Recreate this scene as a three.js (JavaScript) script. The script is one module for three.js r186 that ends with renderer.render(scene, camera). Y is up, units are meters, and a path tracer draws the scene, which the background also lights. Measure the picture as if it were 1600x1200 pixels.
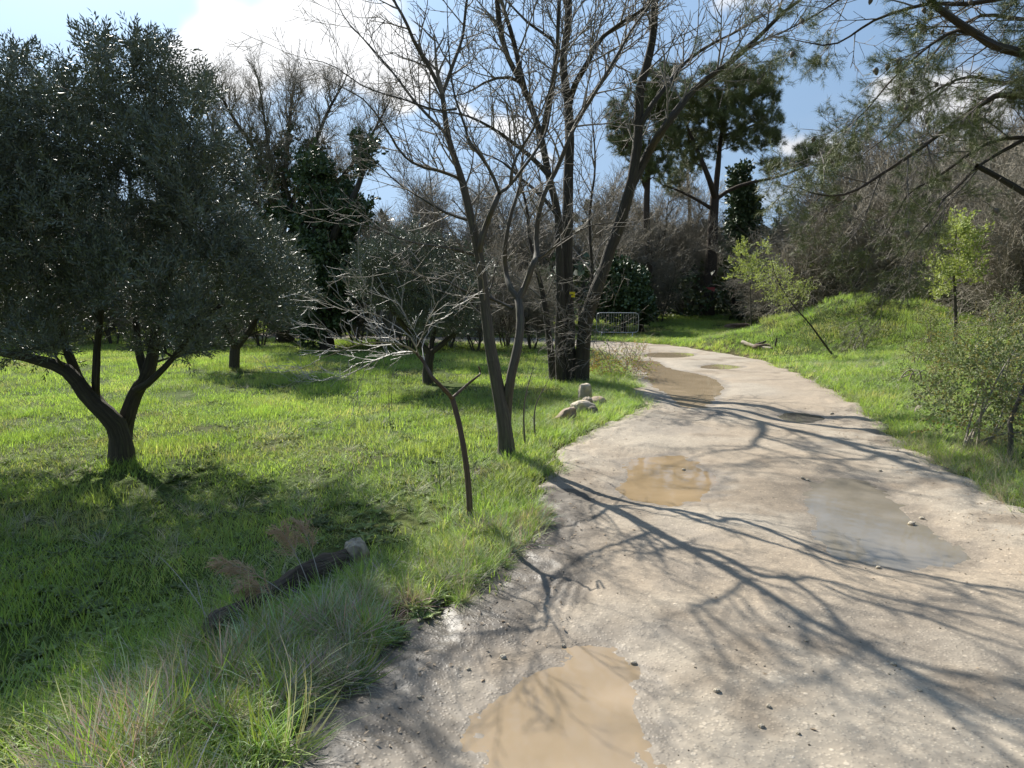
import * as THREE from 'three';
import { mergeGeometries } from 'three/addons/utils/BufferGeometryUtils.js';

// ------------------------------------------------------------------ camera
const scene = new THREE.Scene();
const F = 1110, CAM_H = 1.65, PITCH = 6.9 * Math.PI / 180, SP = Math.sin(PITCH), CP = Math.cos(PITCH);
const camera = new THREE.PerspectiveCamera(2 * Math.atan(600 / F) * 180 / Math.PI, 4 / 3, 0.05, 900);
camera.position.set(0, CAM_H, 0);
camera.rotation.set(-PITCH, 0, 0);

// ------------------------------------------------------------------ random numbers and noise
function rng(seed) { let a = seed >>> 0; return () => { a = (a + 0x6D2B79F5) | 0; let t = Math.imul(a ^ (a >>> 15), 1 | a); t = (t + Math.imul(t ^ (t >>> 7), 61 | t)) ^ t; return ((t ^ (t >>> 14)) >>> 0) / 4294967296; }; }
function hash(x, y, z) { let h = Math.imul(x, 374761393) ^ Math.imul(y, 668265263) ^ Math.imul(z, 2147483647 - 58); h = Math.imul(h ^ (h >>> 13), 1274126177); h = Math.imul(h ^ (h >>> 15), 2246822519); return ((h ^ (h >>> 16)) >>> 0) / 4294967296; }
const fade = t => t * t * (3 - 2 * t), lerp = (a, b, t) => a + (b - a) * t, clamp = (x, a = 0, b = 1) => Math.min(b, Math.max(a, x));
const smooth = (a, b, x) => fade(clamp((x - a) / (b - a)));
function vn2(x, y, s = 0, per = 0) {
  const ix = Math.floor(x), iy = Math.floor(y), u = fade(x - ix), v = fade(y - iy), w = per ? (k => ((k % per) + per) % per) : (k => k);
  return lerp(lerp(hash(w(ix), w(iy), s), hash(w(ix + 1), w(iy), s), u), lerp(hash(w(ix), w(iy + 1), s), hash(w(ix + 1), w(iy + 1), s), u), v);
}
function vn3(x, y, z, s = 0) {
  const ix = Math.floor(x), iy = Math.floor(y), iz = Math.floor(z), u = fade(x - ix), v = fade(y - iy), w = fade(z - iz), h = (a, b, c) => hash(ix + a + s * 131, iy + b, iz + c);
  return lerp(lerp(lerp(h(0, 0, 0), h(1, 0, 0), u), lerp(h(0, 1, 0), h(1, 1, 0), u), v), lerp(lerp(h(0, 0, 1), h(1, 0, 1), u), lerp(h(0, 1, 1), h(1, 1, 1), u), v), w);
}
function fbm2(x, y, o = 4, s = 0, per = 0) { let a = .5, r = 0, n = 0; for (let k = 0; k < o; k++) { r += a * vn2(x, y, s + k, per); n += a; a *= .5; x *= 2; y *= 2; per *= 2; } return r / n; }
function fbm3(x, y, z, o = 4, s = 0) { let a = .5, r = 0, n = 0; for (let k = 0; k < o; k++) { r += a * vn3(x, y, z, s + k); n += a; a *= .5; x *= 2.03; y *= 2.03; z *= 2.03; } return r / n; }
const V = (x, y, z) => new THREE.Vector3(x, y, z);

// a photo pixel gives a direction; the distance ahead (d, metres) comes from the ground or from the thing it belongs to
function P(u, v, d) { const a = (v - 600) / F, f = CP - a * SP; return V((u - 800) / F / f * d, CAM_H - (a * CP + SP) / f * d, -d); }
function flat(u, v) { const a = (v - 600) / F, d = CAM_H * (CP - a * SP) / (a * CP + SP), p = P(u, v, d); return [p.x, d]; }

// ------------------------------------------------------------------ sun and sky
const SUN_AZ = -31.5 * Math.PI / 180, SUN_EL = 38 * Math.PI / 180;
const sunDir = V(Math.sin(SUN_AZ) * Math.cos(SUN_EL), Math.sin(SUN_EL), -Math.cos(SUN_AZ) * Math.cos(SUN_EL));
const sun = new THREE.DirectionalLight(new THREE.Color(1, .95, .86), 5);
sun.position.copy(sunDir).multiplyScalar(90).add(V(2, 0, -14)); sun.target.position.set(2, 0, -14);
sun.castShadow = true; sun.shadow.mapSize.set(4096, 4096); sun.shadow.radius = 1;
Object.assign(sun.shadow.camera, { left: -45, right: 45, top: 45, bottom: -45, near: 1, far: 220 });
scene.add(sun, sun.target);
const EXPOSURE = 1.92;

{
  const W = 1536, Hh = 768, data = new Float32Array(W * Hh * 4), R = rng(5), puffs = [];
  const puff = (dir, r, b = 1) => puffs.push([dir.x, dir.y, dir.z, r, b]);
  const dirOf = (u, v) => P(u, v, 10).sub(V(0, CAM_H, 0)).normalize();
  for (const [u, v, r, b] of [[360, 85, 55], [420, 70, 75], [490, 75, 70], [545, 45, 95], [600, 95, 65], [640, 140, 40], [300, 120, 30], [800, 200, 38], [765, 205, 24], [720, 190, 18], [850, 232, 18], [520, 212, 20],
    [1243, 217, 30], [1322, 228, 30], [1290, 238, 22], [1420, 165, 42], [1470, 155, 46], [1510, 190, 32], [1390, 150, 24], [1260, 292, 34, .6], [1200, 300, 28, .5], [1190, 4, 34, .8], [1150, 10, 24, .6], [1560, 260, 30, .6]]) puff(dirOf(u, v), r / F, b);
  for (let k = 0; k < 34; k++) {           // the same fair-weather clouds go on round the sky
    const az = 40 * Math.PI / 180 + R() * 280 * Math.PI / 180, el = (8 + R() * 34) * Math.PI / 180, n = 3 + R() * 5 | 0;
    for (let i = 0; i < n; i++) { const a2 = az + (R() - .5) * .22, e2 = el + (R() - .5) * .06; puff(V(Math.sin(a2) * Math.cos(e2), Math.sin(e2), -Math.cos(a2) * Math.cos(e2)), .025 + R() * .06); }
  }
  for (let j = 0; j < Hh; j++) for (let i = 0; i < W; i++) {
    const el = ((j + .5) / Hh - .5) * Math.PI, az = ((i + .5) / W - .5) * 2 * Math.PI, c = Math.cos(el), x = c * Math.cos(az), y = Math.sin(el), z = c * Math.sin(az);
    const mu = x * sunDir.x + y * sunDir.y + z * sunDir.z, ang = Math.acos(clamp(mu, -1, 1));
    const h = Math.exp(-Math.max(y, 0) * 3.2), g = .34 * Math.exp(-ang * ang / .12) + .33 * Math.exp(-ang / .52), ph = .50 + .68 * Math.pow(Math.max(0, .5 + .5 * mu), 2.2);
    let r = lerp(.078, .21, h) * ph + g * .88, gg = lerp(.168, .30, h) * ph + g * 1.0, b = lerp(.33, .41, h) * ph + g * 1.03;
    let dens = 0;
    if (y > -.05) {
      const wx = x + (fbm3(x * 14, y * 14, z * 14, 3, 3) - .5) * .09, wy = y + (fbm3(x * 14, y * 14, z * 14, 3, 9) - .5) * .06, wz = z + (fbm3(x * 14, y * 14, z * 14, 3, 15) - .5) * .09;
      for (const p of puffs) { const dx = wx - p[0], dy = wy - p[1], dz = wz - p[2], q = (dx * dx + dy * dy * 1.6 + dz * dz) / (p[3] * p[3]); if (q < 6) dens += p[4] * Math.exp(-q * 1.1); }
      const t = fbm3(x * 40, y * 55, z * 40, 4, 21);
      dens = smooth(.22, 1.05, dens + (t - .5) * .7);
      dens = Math.max(dens, .22 * smooth(.55, .8, fbm3(x * 4 + 3, y * 11, z * 4, 4, 31)));
    }
    const cl = .52 * ph + .5 * g, sh = .85 + .3 * (fbm3(x * 26, y * 26, z * 26, 2, 40) - .3);
    r = lerp(r, cl * sh, dens); gg = lerp(gg, cl * sh * 1.01, dens); b = lerp(b, cl * sh * 1.03, dens);
    if (y < 0) { const k = smooth(0, -.06, y); r = lerp(r, .09, k); gg = lerp(gg, .10, k); b = lerp(b, .07, k); }
    const o = (j * W + i) * 4; data[o] = r; data[o + 1] = gg; data[o + 2] = b; data[o + 3] = 1;
  }
  const tex = new THREE.DataTexture(data, W, Hh, THREE.RGBAFormat, THREE.FloatType);
  tex.mapping = THREE.EquirectangularReflectionMapping; tex.magFilter = tex.minFilter = THREE.LinearFilter; tex.needsUpdate = true;
  scene.background = tex; scene.environment = tex;
}
const renderer = new THREE.WebGLRenderer({ antialias: true });
renderer.toneMapping = THREE.LinearToneMapping; renderer.toneMappingExposure = EXPOSURE;
renderer.shadowMap.enabled = true; renderer.shadowMap.type = THREE.PCFSoftShadowMap;

// ------------------------------------------------------------------ naming helpers
const used = new Map();
function numbered(n) { const k = used.get(n) || 0; used.set(n, k + 1); return k ? `${n}_${String(k).padStart(3, '0')}` : n; }
function shade(o) { o.castShadow = o.receiveShadow = true; return o; }
function tag(o, label, category, group) { o.userData.label = label; o.userData.category = category; if (group) o.userData.group = group; return o; }
function thing(name, label, category, base, group) { const o = new THREE.Group(); o.name = numbered(name); o.position.copy(base); scene.add(o); return tag(o, label, category, group); }
function part(name, geo, mat, parent, kind) { const m = shade(new THREE.Mesh(geo, mat)); m.name = name; if (kind) m.userData.kind = kind; parent.add(m); return m; }
function struct(name, geo, mat, label) { const m = shade(new THREE.Mesh(geo, mat)); m.name = numbered(name); m.userData.kind = 'structure'; if (label) m.userData.label = label; scene.add(m); return m; }
const UPV = V(0, 1, 0), M4 = new THREE.Matrix4(), Q = new THREE.Quaternion(), Q2 = new THREE.Quaternion(), SV = V(1, 1, 1);
function placeMatrix(p, dir, roll, s, m = new THREE.Matrix4()) { Q.setFromUnitVectors(UPV, dir); Q2.setFromAxisAngle(UPV, roll); Q.multiply(Q2); if (typeof s === 'number') SV.set(s, s, s); else SV.copy(s); return m.compose(p, Q, SV); }
function instanced(name, geo, mat, list, parent, base) {       // list: [{p, dir, roll, s, c}]
  const im = shade(new THREE.InstancedMesh(geo, mat, list.length)), q = V(0, 0, 0);
  list.forEach((t, i) => { q.copy(t.p); if (base) q.sub(base); im.setMatrixAt(i, placeMatrix(q, t.dir || UPV, t.roll || 0, t.s || 1, M4)); if (t.c) im.setColorAt(i, t.c); });
  im.name = parent === scene ? numbered(name) : name; im.userData.kind = 'stuff'; parent.add(im); return im;
}

function fused(name, geos, lists, mat, parent, base) {           // the same, joined into one mesh
  let nv = 0, ni = 0; lists.forEach((l, k) => { nv += l.length * geos[k].attributes.position.count; ni += l.length * geos[k].index.count; });
  const P3 = new Float32Array(nv * 3), N3 = new Float32Array(nv * 3), C3 = new Float32Array(nv * 3), I = new Uint32Array(ni), v = V(0, 0, 0), q = V(0, 0, 0); let a = 0, b = 0;
  lists.forEach((l, k) => { const g = geos[k], p = g.attributes.position, n = g.attributes.normal, c = g.attributes.color, ix = g.index;
    for (const t of l) {
      q.copy(t.p); if (base) q.sub(base); placeMatrix(q, t.dir || UPV, t.roll || 0, t.s || 1, M4); const col = t.c || { r: 1, g: 1, b: 1 };
      for (let i = 0; i < ix.count; i++) I[b++] = a + ix.getX(i);
      for (let i = 0; i < p.count; i++, a++) { v.fromBufferAttribute(p, i).applyMatrix4(M4); P3[a * 3] = v.x; P3[a * 3 + 1] = v.y; P3[a * 3 + 2] = v.z; v.fromBufferAttribute(n, i).applyQuaternion(Q); N3[a * 3] = v.x; N3[a * 3 + 1] = v.y; N3[a * 3 + 2] = v.z; C3[a * 3] = col.r * (c ? c.getX(i) : 1); C3[a * 3 + 1] = col.g * (c ? c.getY(i) : 1); C3[a * 3 + 2] = col.b * (c ? c.getZ(i) : 1); }
    } });
  const g = new THREE.BufferGeometry(); g.setAttribute('position', new THREE.BufferAttribute(P3, 3)); g.setAttribute('normal', new THREE.BufferAttribute(N3, 3)); if (mat.vertexColors) g.setAttribute('color', new THREE.BufferAttribute(C3, 3)); g.setIndex(new THREE.BufferAttribute(I, 1));
  const m = part(name, g, mat, parent, 'stuff'); TRIS += ni / 3; return m;
}
let TRIS = 0;

// ------------------------------------------------------------------ textures and materials
function dataTex(n, fn, srgb, m = n) {
  const d = new Uint8Array(n * m * 4);
  for (let j = 0; j < m; j++) for (let i = 0; i < n; i++) { const c = fn(i / n, j / m), o = (j * n + i) * 4; d[o] = clamp(c[0]) * 255; d[o + 1] = clamp(c[1]) * 255; d[o + 2] = clamp(c[2]) * 255; d[o + 3] = 255; }
  const t = new THREE.DataTexture(d, n, m); t.wrapS = t.wrapT = THREE.RepeatWrapping; t.magFilter = THREE.LinearFilter; t.minFilter = THREE.LinearMipmapLinearFilter; t.generateMipmaps = true;
  if (srgb) t.colorSpace = THREE.SRGBColorSpace; t.needsUpdate = true; return t;
}
const lin = (r, g, b) => new THREE.Color().setRGB(r, g, b);
const barkMap = dataTex(256, (x, y) => { const n = fbm2(x * 16, y * 5, 4, 2, 0), f = fbm2(x * 64, y * 24, 3, 7), e = Math.min(1, Math.min(x, 1 - x) * 12), k = .42 + .5 * (n * .6 + f * .4); const g = lerp(.68, k, e); const li = smooth(.62, .74, fbm2(x * 9 + 4, y * 9, 3, 11)); return [g + li * .06, g + li * .09, g * .97 + li * .03]; }, true);
const barkBump = dataTex(256, (x, y) => { const n = fbm2(x * 20, y * 5, 4, 2), r = Math.abs(fbm2(x * 26, y * 6, 3, 5) - .5) * 2; const k = n * .5 + r * .5; return [k, k, k]; });
function bark(r, g, b, rough = .9, bump = .006) { return new THREE.MeshStandardMaterial({ color: lin(r, g, b), map: barkMap, bumpMap: barkBump, bumpScale: bump, roughness: rough }); }
const barkGrey = bark(.20, .175, .145, .8), barkDark = bark(.12, .10, .08, .9, .012), barkOlive = bark(.15, .125, .095, .9, .01), barkPine = bark(.17, .125, .10, .9, .015), barkSap = bark(.24, .16, .115, .75, .003);
const twigGrey = new THREE.MeshStandardMaterial({ color: lin(.19, .168, .14), roughness: .8 }), twigPale = new THREE.MeshStandardMaterial({ color: lin(.36, .33, .28), roughness: .5 });
const twigBrown = new THREE.MeshStandardMaterial({ color: lin(.22, .195, .145), roughness: .75 }), twigDark = new THREE.MeshStandardMaterial({ color: lin(.13, .11, .09), roughness: .7 });
function leafMat(r, g, b, rough, trans = .4) {       // light scatters through the blade; the waxy skin is a coat
  return trans ? new THREE.MeshPhysicalMaterial({ color: lin(r, g, b), roughness: 1, transmission: trans, thickness: 0, ior: 1.45, clearcoat: .35, clearcoatRoughness: rough, side: THREE.DoubleSide, vertexColors: true })
    : new THREE.MeshStandardMaterial({ color: lin(r, g, b), roughness: rough, side: THREE.DoubleSide, vertexColors: true });
}
const grassMat = leafMat(.295, .48, .07, .5, .52), dryMat = leafMat(.60, .54, .38, .5, .3), oliveLeaf = leafMat(.145, .165, .115, .52, 0);
const ivyLeaf = leafMat(.065, .10, .038, .55, 0), limeLeaf = leafMat(.27, .32, .065, .5, .4), scrubLeaf = leafMat(.16, .20, .055, .6, .3), needleMat = leafMat(.14, .165, .055, .6, 0);

// ------------------------------------------------------------------ tubes
class Tubes {
  constructor() { this.p = []; this.n = []; this.uv = []; this.i = []; }
  add(pts, rad, sides, lump = 0) {
    const N = pts.length, b0 = this.p.length / 3, t = V(0, 0, 0), a = V(0, 0, 0), b = V(0, 0, 0); let len = 0; const rep = Math.max(1, Math.round(rad[0] * 6.283 / .4));
    a.set(1, 0, 0); t.subVectors(pts[1], pts[0]).normalize(); if (Math.abs(t.x) > .8) a.set(0, 0, 1);
    for (let k = 0; k < N; k++) {
      t.subVectors(pts[Math.min(k + 1, N - 1)], pts[Math.max(k - 1, 0)]).normalize();
      a.addScaledVector(t, -a.dot(t)).normalize(); b.crossVectors(t, a);
      if (k) len += pts[k].distanceTo(pts[k - 1]);
      for (let s = 0; s <= sides; s++) {
        const w = s / sides * Math.PI * 2, c = Math.cos(w), d = Math.sin(w), nx = a.x * c + b.x * d, ny = a.y * c + b.y * d, nz = a.z * c + b.z * d;
        let r = rad[k]; if (lump) r *= 1 + lump * (fbm3(pts[k].x * 7 + nx * 1.3, pts[k].y * 7 + ny * 1.3, pts[k].z * 7 + nz * 1.3, 3, 50) - .5) * 2;
        this.p.push(pts[k].x + nx * r, pts[k].y + ny * r, pts[k].z + nz * r); this.n.push(nx, ny, nz); this.uv.push(s / sides * rep, len * .9);
      }
      if (k) for (let s = 0; s < sides; s++) { const q = b0 + (k - 1) * (sides + 1) + s, r = q + sides + 1; this.i.push(q, q + 1, r, q + 1, r + 1, r); }
    }
    if (rad[N - 1] > .004) { const e = b0 + (N - 1) * (sides + 1), c = this.p.length / 3; t.subVectors(pts[N - 1], pts[N - 2]).normalize(); this.p.push(pts[N - 1].x, pts[N - 1].y, pts[N - 1].z); this.n.push(t.x, t.y, t.z); this.uv.push(.5, len); for (let s = 0; s < sides; s++) this.i.push(e + s, e + s + 1, c); }
  }
  build(base, computeNormals) {
    const g = new THREE.BufferGeometry(), p = new Float32Array(this.p);
    if (base) for (let k = 0; k < p.length; k += 3) { p[k] -= base.x; p[k + 1] -= base.y; p[k + 2] -= base.z; }
    g.setAttribute('position', new THREE.BufferAttribute(p, 3)); g.setAttribute('normal', new THREE.Float32BufferAttribute(this.n, 3)); g.setAttribute('uv', new THREE.Float32BufferAttribute(this.uv, 2)); g.setIndex(this.i);
    if (computeNormals) g.computeVertexNormals(); return g;
  }
}
const sidesFor = r => r > .06 ? 12 : r > .025 ? 8 : r > .01 ? 5 : 3;
function oneTube(pts, rad, base, lump = .0) { const t = new Tubes(); t.add(pts, rad, sidesFor(rad[0]), lump); return t.build(base, lump > 0); }
function spline(ctrl, step) { const c = new THREE.CatmullRomCurve3(ctrl, false, 'centripetal'), n = Math.max(3, Math.ceil(c.getLength() / step)); return c.getSpacedPoints(n); }
function taper(n, r0, r1, pow = 1, flare = 0) { const a = []; for (let k = 0; k < n; k++) { const t = k / (n - 1); a.push(lerp(r0, r1, Math.pow(t, pow)) + flare * r0 * Math.exp(-t * 14)); } return a; }
const rv = R => { let v; do v = V(R() * 2 - 1, R() * 2 - 1, R() * 2 - 1); while (v.lengthSq() > 1 || v.lengthSq() < .01); return v.normalize(); };
function aside(dir, ang, R, up = 0) { const q = rv(R).addScaledVector(UPV, up); q.addScaledVector(dir, -q.dot(dir)).normalize(); return dir.clone().multiplyScalar(Math.cos(ang)).addScaledVector(q, Math.sin(ang)).normalize(); }
// a twig and its side twigs, down to o.levels
function twig(ts, p, dir, len, r, lv, R, o, tips) {
  const n = o.segs ? o.segs[lv] : lv === 1 ? 6 : lv === 2 ? 4 : 3, pts = [p.clone()], d = dir.clone(), q = p.clone();
  for (let k = 0; k < n; k++) { d.addScaledVector(rv(R), o.wob).addScaledVector(o.trop || UPV, o.up).normalize(); q.addScaledVector(d, len / n); pts.push(q.clone()); }
  ts.add(pts, taper(pts.length, r, Math.max(o.rmin, r * .3)), sidesFor(r));
  if (tips) for (let k = lv === o.levels ? 1 : n; k <= n; k++) tips.push({ p: pts[k], dir: pts[k].clone().sub(pts[k - 1]).normalize(), lv });
  if (lv >= o.levels) return;
  const c = o.kids[lv] * (.7 + R() * .6) | 0;
  for (let k = 0; k < c; k++) {
    const t = .2 + .8 * (k + R() * .8) / c, f = Math.min(n - 1e-3, t * n), i = f | 0, s = pts[i].clone().lerp(pts[i + 1], f - i), dd = pts[i + 1].clone().sub(pts[i]).normalize();
    twig(ts, s, aside(dd, (o.ang || .75) * (.75 + R() * .5), R, o.side || 0), len * (o.short || .52) * (.6 + R() * .7), Math.max(o.rmin, r * .55), lv + 1, R, o, tips);
  }
}
function ramify(ts, pts, rad, R, o, tips) {
  let acc = o.space * R(), len = 0, total = 0; for (let k = 1; k < pts.length; k++) total += pts[k].distanceTo(pts[k - 1]);
  for (let k = 1; k < pts.length; k++) {
    const s = pts[k].distanceTo(pts[k - 1]); len += s; if (len / total < (o.from || 0)) continue; acc += s;
    while (acc > o.space) {
      acc -= o.space * (.6 + R() * .8); const t = len / total, dd = pts[k].clone().sub(pts[k - 1]).normalize();
      twig(ts, pts[k - 1].clone().lerp(pts[k], R()), aside(dd, (o.ang || .75) * (.7 + R() * .6), R, o.bias ?? .4), o.len * (1 - .45 * t) * (.5 + R() * .8), Math.min(rad[k] * .62, o.r), 1, R, o, tips);
    }
  }
  const n = pts.length; twig(ts, pts[n - 1].clone(), pts[n - 1].clone().sub(pts[n - 2]).normalize(), o.len * .8, rad[n - 1], 1, R, o, tips);
}

// ------------------------------------------------------------------ leaves, blades, needles
function geoFrom(pos, col, idx) { const g = new THREE.BufferGeometry(); g.setAttribute('position', new THREE.Float32BufferAttribute(pos, 3)); if (col) g.setAttribute('color', new THREE.Float32BufferAttribute(col, 3)); g.setIndex(idx); g.computeVertexNormals(); return g; }
class Leaves {
  constructor() { this.p = []; this.c = []; this.i = []; }
  leaf(p, dir, up, L, W, fold, c, curl = 0) {
    const side = V(0, 0, 0).crossVectors(dir, up).normalize(), nn = V(0, 0, 0).crossVectors(side, dir), b = this.p.length / 3;
    const put = (a, s, h) => this.p.push(p.x + dir.x * a * L + side.x * s * W + nn.x * h, p.y + dir.y * a * L + side.y * s * W + nn.y * h, p.z + dir.z * a * L + side.z * s * W + nn.z * h);
    put(0, 0, 0); put(.5, .5, fold * W + curl * L * .1); put(.5, -.5, fold * W + curl * L * .1); put(1, 0, -curl * L * .2);
    for (let k = 0; k < 4; k++) this.c.push(...c);
    this.i.push(b, b + 1, b + 3, b, b + 3, b + 2);
  }
  blade(p, dir, bend, L, W, c0, c1, segs = 3) {
    const q = p.clone(), d = dir.clone(), side = V(0, 0, 0), b = this.p.length / 3; side.crossVectors(d, bend); if (side.lengthSq() < 1e-6) side.set(1, 0, 0); side.normalize();
    for (let k = 0; k <= segs; k++) {
      const t = k / segs, w = W * (k === segs ? 0 : (1 - t * .55)) * .5, c = c0.map((x, j) => lerp(x, c1[j], t));
      if (k === segs) { this.p.push(q.x, q.y, q.z); this.c.push(...c); } else { this.p.push(q.x - side.x * w, q.y - side.y * w, q.z - side.z * w, q.x + side.x * w, q.y + side.y * w, q.z + side.z * w); this.c.push(...c, ...c); }
      d.addScaledVector(bend, 1 / segs).normalize(); q.addScaledVector(d, L / segs);
    }
    for (let k = 0; k < segs - 1; k++) { const e = b + k * 2; this.i.push(e, e + 1, e + 2, e + 1, e + 3, e + 2); }
    const e = b + (segs - 1) * 2; this.i.push(e, e + 1, e + 2);
  }
  build() { return geoFrom(this.p, this.c, this.i); }
}
function sprig(seed, n, L, leafL, leafW, ang, spread = 0) {           // leaves up a shoot that grows along +y
  const R = rng(seed), lv = new Leaves();
  for (let k = 0; k < n; k++) {
    const t = (k + .5) / n, w = k * 2.4 + R(), a = ang * (.7 + R() * .6) * (1 - .35 * t), d = V(Math.cos(w) * Math.sin(a), Math.cos(a), Math.sin(w) * Math.sin(a)), g = .75 + R() * .5;
    lv.leaf(V((R() - .5) * spread, t * L, (R() - .5) * spread), d, rv(R), leafL * (.7 + R() * .5), leafW * (.8 + R() * .4), .15, [g, g, g * (.85 + R() * .3)], .3);
  }
  return lv.build();
}
function tuft(seed, n, h, w, rad, lean, bend, tint) {
  const R = rng(seed), lv = new Leaves();
  for (let k = 0; k < n; k++) {
    const a = R() * 6.283, r = Math.sqrt(R()) * rad, p = V(Math.cos(a) * r, -.01, Math.sin(a) * r), a2 = a + (R() - .5) * 2, d = V(Math.cos(a2) * lean * R(), 1, Math.sin(a2) * lean * R()).normalize(), b = V(d.x, 0, d.z); if (b.lengthSq() < 1e-4) b.set(.01, 0, .01); b.normalize().multiplyScalar(bend * (.4 + R())).y -= bend * .35 * R();
    const c = tint(R); lv.blade(p, d, b, h * (.45 + R() * .75), w * (.7 + R() * .6), c, c, 3);
  }
  return lv.build();
}
function needles(seed, n, L, W, axis) {
  const R = rng(seed), lv = new Leaves();
  for (let k = 0; k < n; k++) { const t = R(), a = .35 + R() * .9, w = R() * 6.283, d = V(Math.cos(w) * Math.sin(a), Math.cos(a), Math.sin(w) * Math.sin(a)), g = .7 + R() * .6; lv.blade(V(0, t * axis, 0), d, V(0, .01, 0).add(rv(R).multiplyScalar(.1)), L * (.6 + R() * .5), W, [g, g, g], [g * 1.1, g * 1.05, g * .9], 1); }
  return lv.build();
}
function spray(seed, n, len, r) {                                       // a fan of bare twigs along +y
  const R = rng(seed), ts = new Tubes();
  twig(ts, V(0, 0, 0), UPV, len, r, 1, R, { levels: 3, segs: [0, 4, 2, 1], kids: [0, n, 4], wob: .16, up: .02, rmin: r * .38, ang: .7, short: .55 });
  return ts.build();
}

// ------------------------------------------------------------------ the lie of the land
function sdPoly(poly, x, y) {                                            // signed distance, negative inside
  let d = 1e9, s = 1;
  for (let i = 0, j = poly.length - 1; i < poly.length; j = i++) {
    const ex = poly[j][0] - poly[i][0], ey = poly[j][1] - poly[i][1], wx = x - poly[i][0], wy = y - poly[i][1], t = clamp((wx * ex + wy * ey) / (ex * ex + ey * ey)), bx = wx - ex * t, by = wy - ey * t;
    d = Math.min(d, bx * bx + by * by);
    const c1 = y >= poly[i][1], c2 = y < poly[j][1], c3 = ex * wy > ey * wx; if ((c1 && c2 && c3) || (!c1 && !c2 && !c3)) s = -s;
  }
  return s * Math.sqrt(d);
}
const pathLeft = [[510, 1140], [560, 1060], [640, 1000], [720, 962], [800, 905], [830, 880], [848, 840], [868, 800], [864, 771], [885, 729], [898, 702], [937, 676], [990, 655], [1022, 638], [1010, 618], [998, 596], [984, 575], [965, 557], [927, 545], [880, 541], [840, 540], [770, 537], [690, 536]].map(p => flat(...p));
const pathRight = [[690, 527], [770, 528], [840, 529], [920, 532], [980, 535], [1040, 540], [1110, 550], [1180, 562], [1236, 585], [1285, 610], [1318, 630], [1348, 655], [1372, 680], [1418, 714], [1477, 743], [1530, 781], [1600, 822], [1720, 890], [1950, 1010]].map(p => flat(...p));
const pathPoly = [[-.9, -6], [-.85, 0], [-.85, 1.6], ...pathLeft, [-16, 31], [-16, 34], ...pathRight, [3.4, 0], [3.2, -6]];
const puddleDefs = [
  ['opaque tan puddle with a pointed end reaching towards the tyre tracks', [[755, 1095], [790, 1063], [822, 1042], [864, 1025], [920, 1004], [965, 1011], [986, 1035], [1000, 1081], [1011, 1130], [1006, 1190], [985, 1260], [880, 1290], [790, 1250], [750, 1150]]],
  ['round caramel puddle beside the grassy verge', [[966, 768], [974, 742], [984, 716], [1010, 710], [1060, 708], [1095, 725], [1119, 750], [1105, 770], [1060, 783], [1010, 781], [985, 776]]],
  ['long shallow puddle mirroring the sky near the right verge', [[1259, 775], [1272, 752], [1300, 742], [1350, 748], [1385, 768], [1420, 790], [1452, 822], [1500, 852], [1512, 874], [1450, 882], [1380, 881], [1330, 871], [1295, 856], [1275, 828], [1262, 797]]],
  ['large brown puddle on the bend with white sky reflections', [[982, 563], [1020, 562], [1048, 574], [1100, 584], [1131, 600], [1122, 616], [1092, 636], [1062, 630], [1040, 612], [1014, 598], [1008, 580]]],
  ['thin brown puddle at the far side of the bend', [[1004, 553], [1040, 548.5], [1082, 551], [1076, 556], [1030, 557.5]]],
  ['narrow oval puddle alone in the middle of the pale dirt', [[1093, 570.5], [1122, 567.5], [1160, 571.5], [1132, 575.5], [1105, 574.5]]],
  ['small patchy film of water reflecting blue sky', [[1212, 646], [1240, 640], [1282, 645], [1292, 653], [1256, 658], [1225, 655]]],
];
const puddles = puddleDefs.map(([label, px], k) => ({ label, k, poly: px.map(p => flat(...p)), deep: [.05, .06, .03, .06, .03, .03, .012][k] }));
const WL = -.028;
// smoother puddle outlines: Catmull-Rom through the traced points
for (const q of puddles) { const c = new THREE.CatmullRomCurve3(q.poly.map(p => V(p[0], 0, p[1])), true, 'centripetal'); q.poly = c.getSpacedPoints(70).slice(0, 70).map(p => [p.x, p.z]); q.box = [Math.min(...q.poly.map(p => p[0])) - .8, Math.max(...q.poly.map(p => p[0])) + .8, Math.min(...q.poly.map(p => p[1])) - .8, Math.max(...q.poly.map(p => p[1])) + .8]; }
function sdPath(x, d) { return sdPoly(pathPoly, x, d) + (fbm2(x * 2.2, d * 2.2, 4, 60) - .5) * .34; }
const bump = (x, d, cx, cd, rx, rd, h) => { const q = ((x - cx) / rx) ** 2 + ((d - cd) / rd) ** 2; return q < 6 ? h * Math.exp(-q * 1.15) : 0; };
function baseH(x, d) {                                                  // ground without the track
  let h = (fbm2(x * .35, d * .35, 3, 70) - .5) * .10;
  h += bump(x, d, 10.6, 22.0, 3.0, 2.6, 1.12) + bump(x, d, 8.2, 23.2, 2.2, 2.4, .42) + bump(x, d, 13.0, 21, 3.4, 3.2, .6) + bump(x, d, 11.4, 17.0, 2.6, 3.2, .35);
  h += .28 * smooth(4.3, 9, x) * smooth(3, 8, d) * (1 - smooth(14, 19, d));
  h += .7 * smooth(31, 50, d) + 5.5 * smooth(52, 130, d) + 2.2 * smooth(18, 50, x) * smooth(10, 30, d);
  if (x > 4 && d > 14 && d < 30) h += smooth(.25, .8, h) * (.45 * (fbm2(x * .9, d * .9, 3, 79) - .5) + .2 * (fbm2(x * 2.6, d * 2.6, 2, 80) - .5));
  h -= .10 * smooth(-.6, -2.6, x) * (1 - smooth(10, 16, d));
  return h;
}
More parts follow.
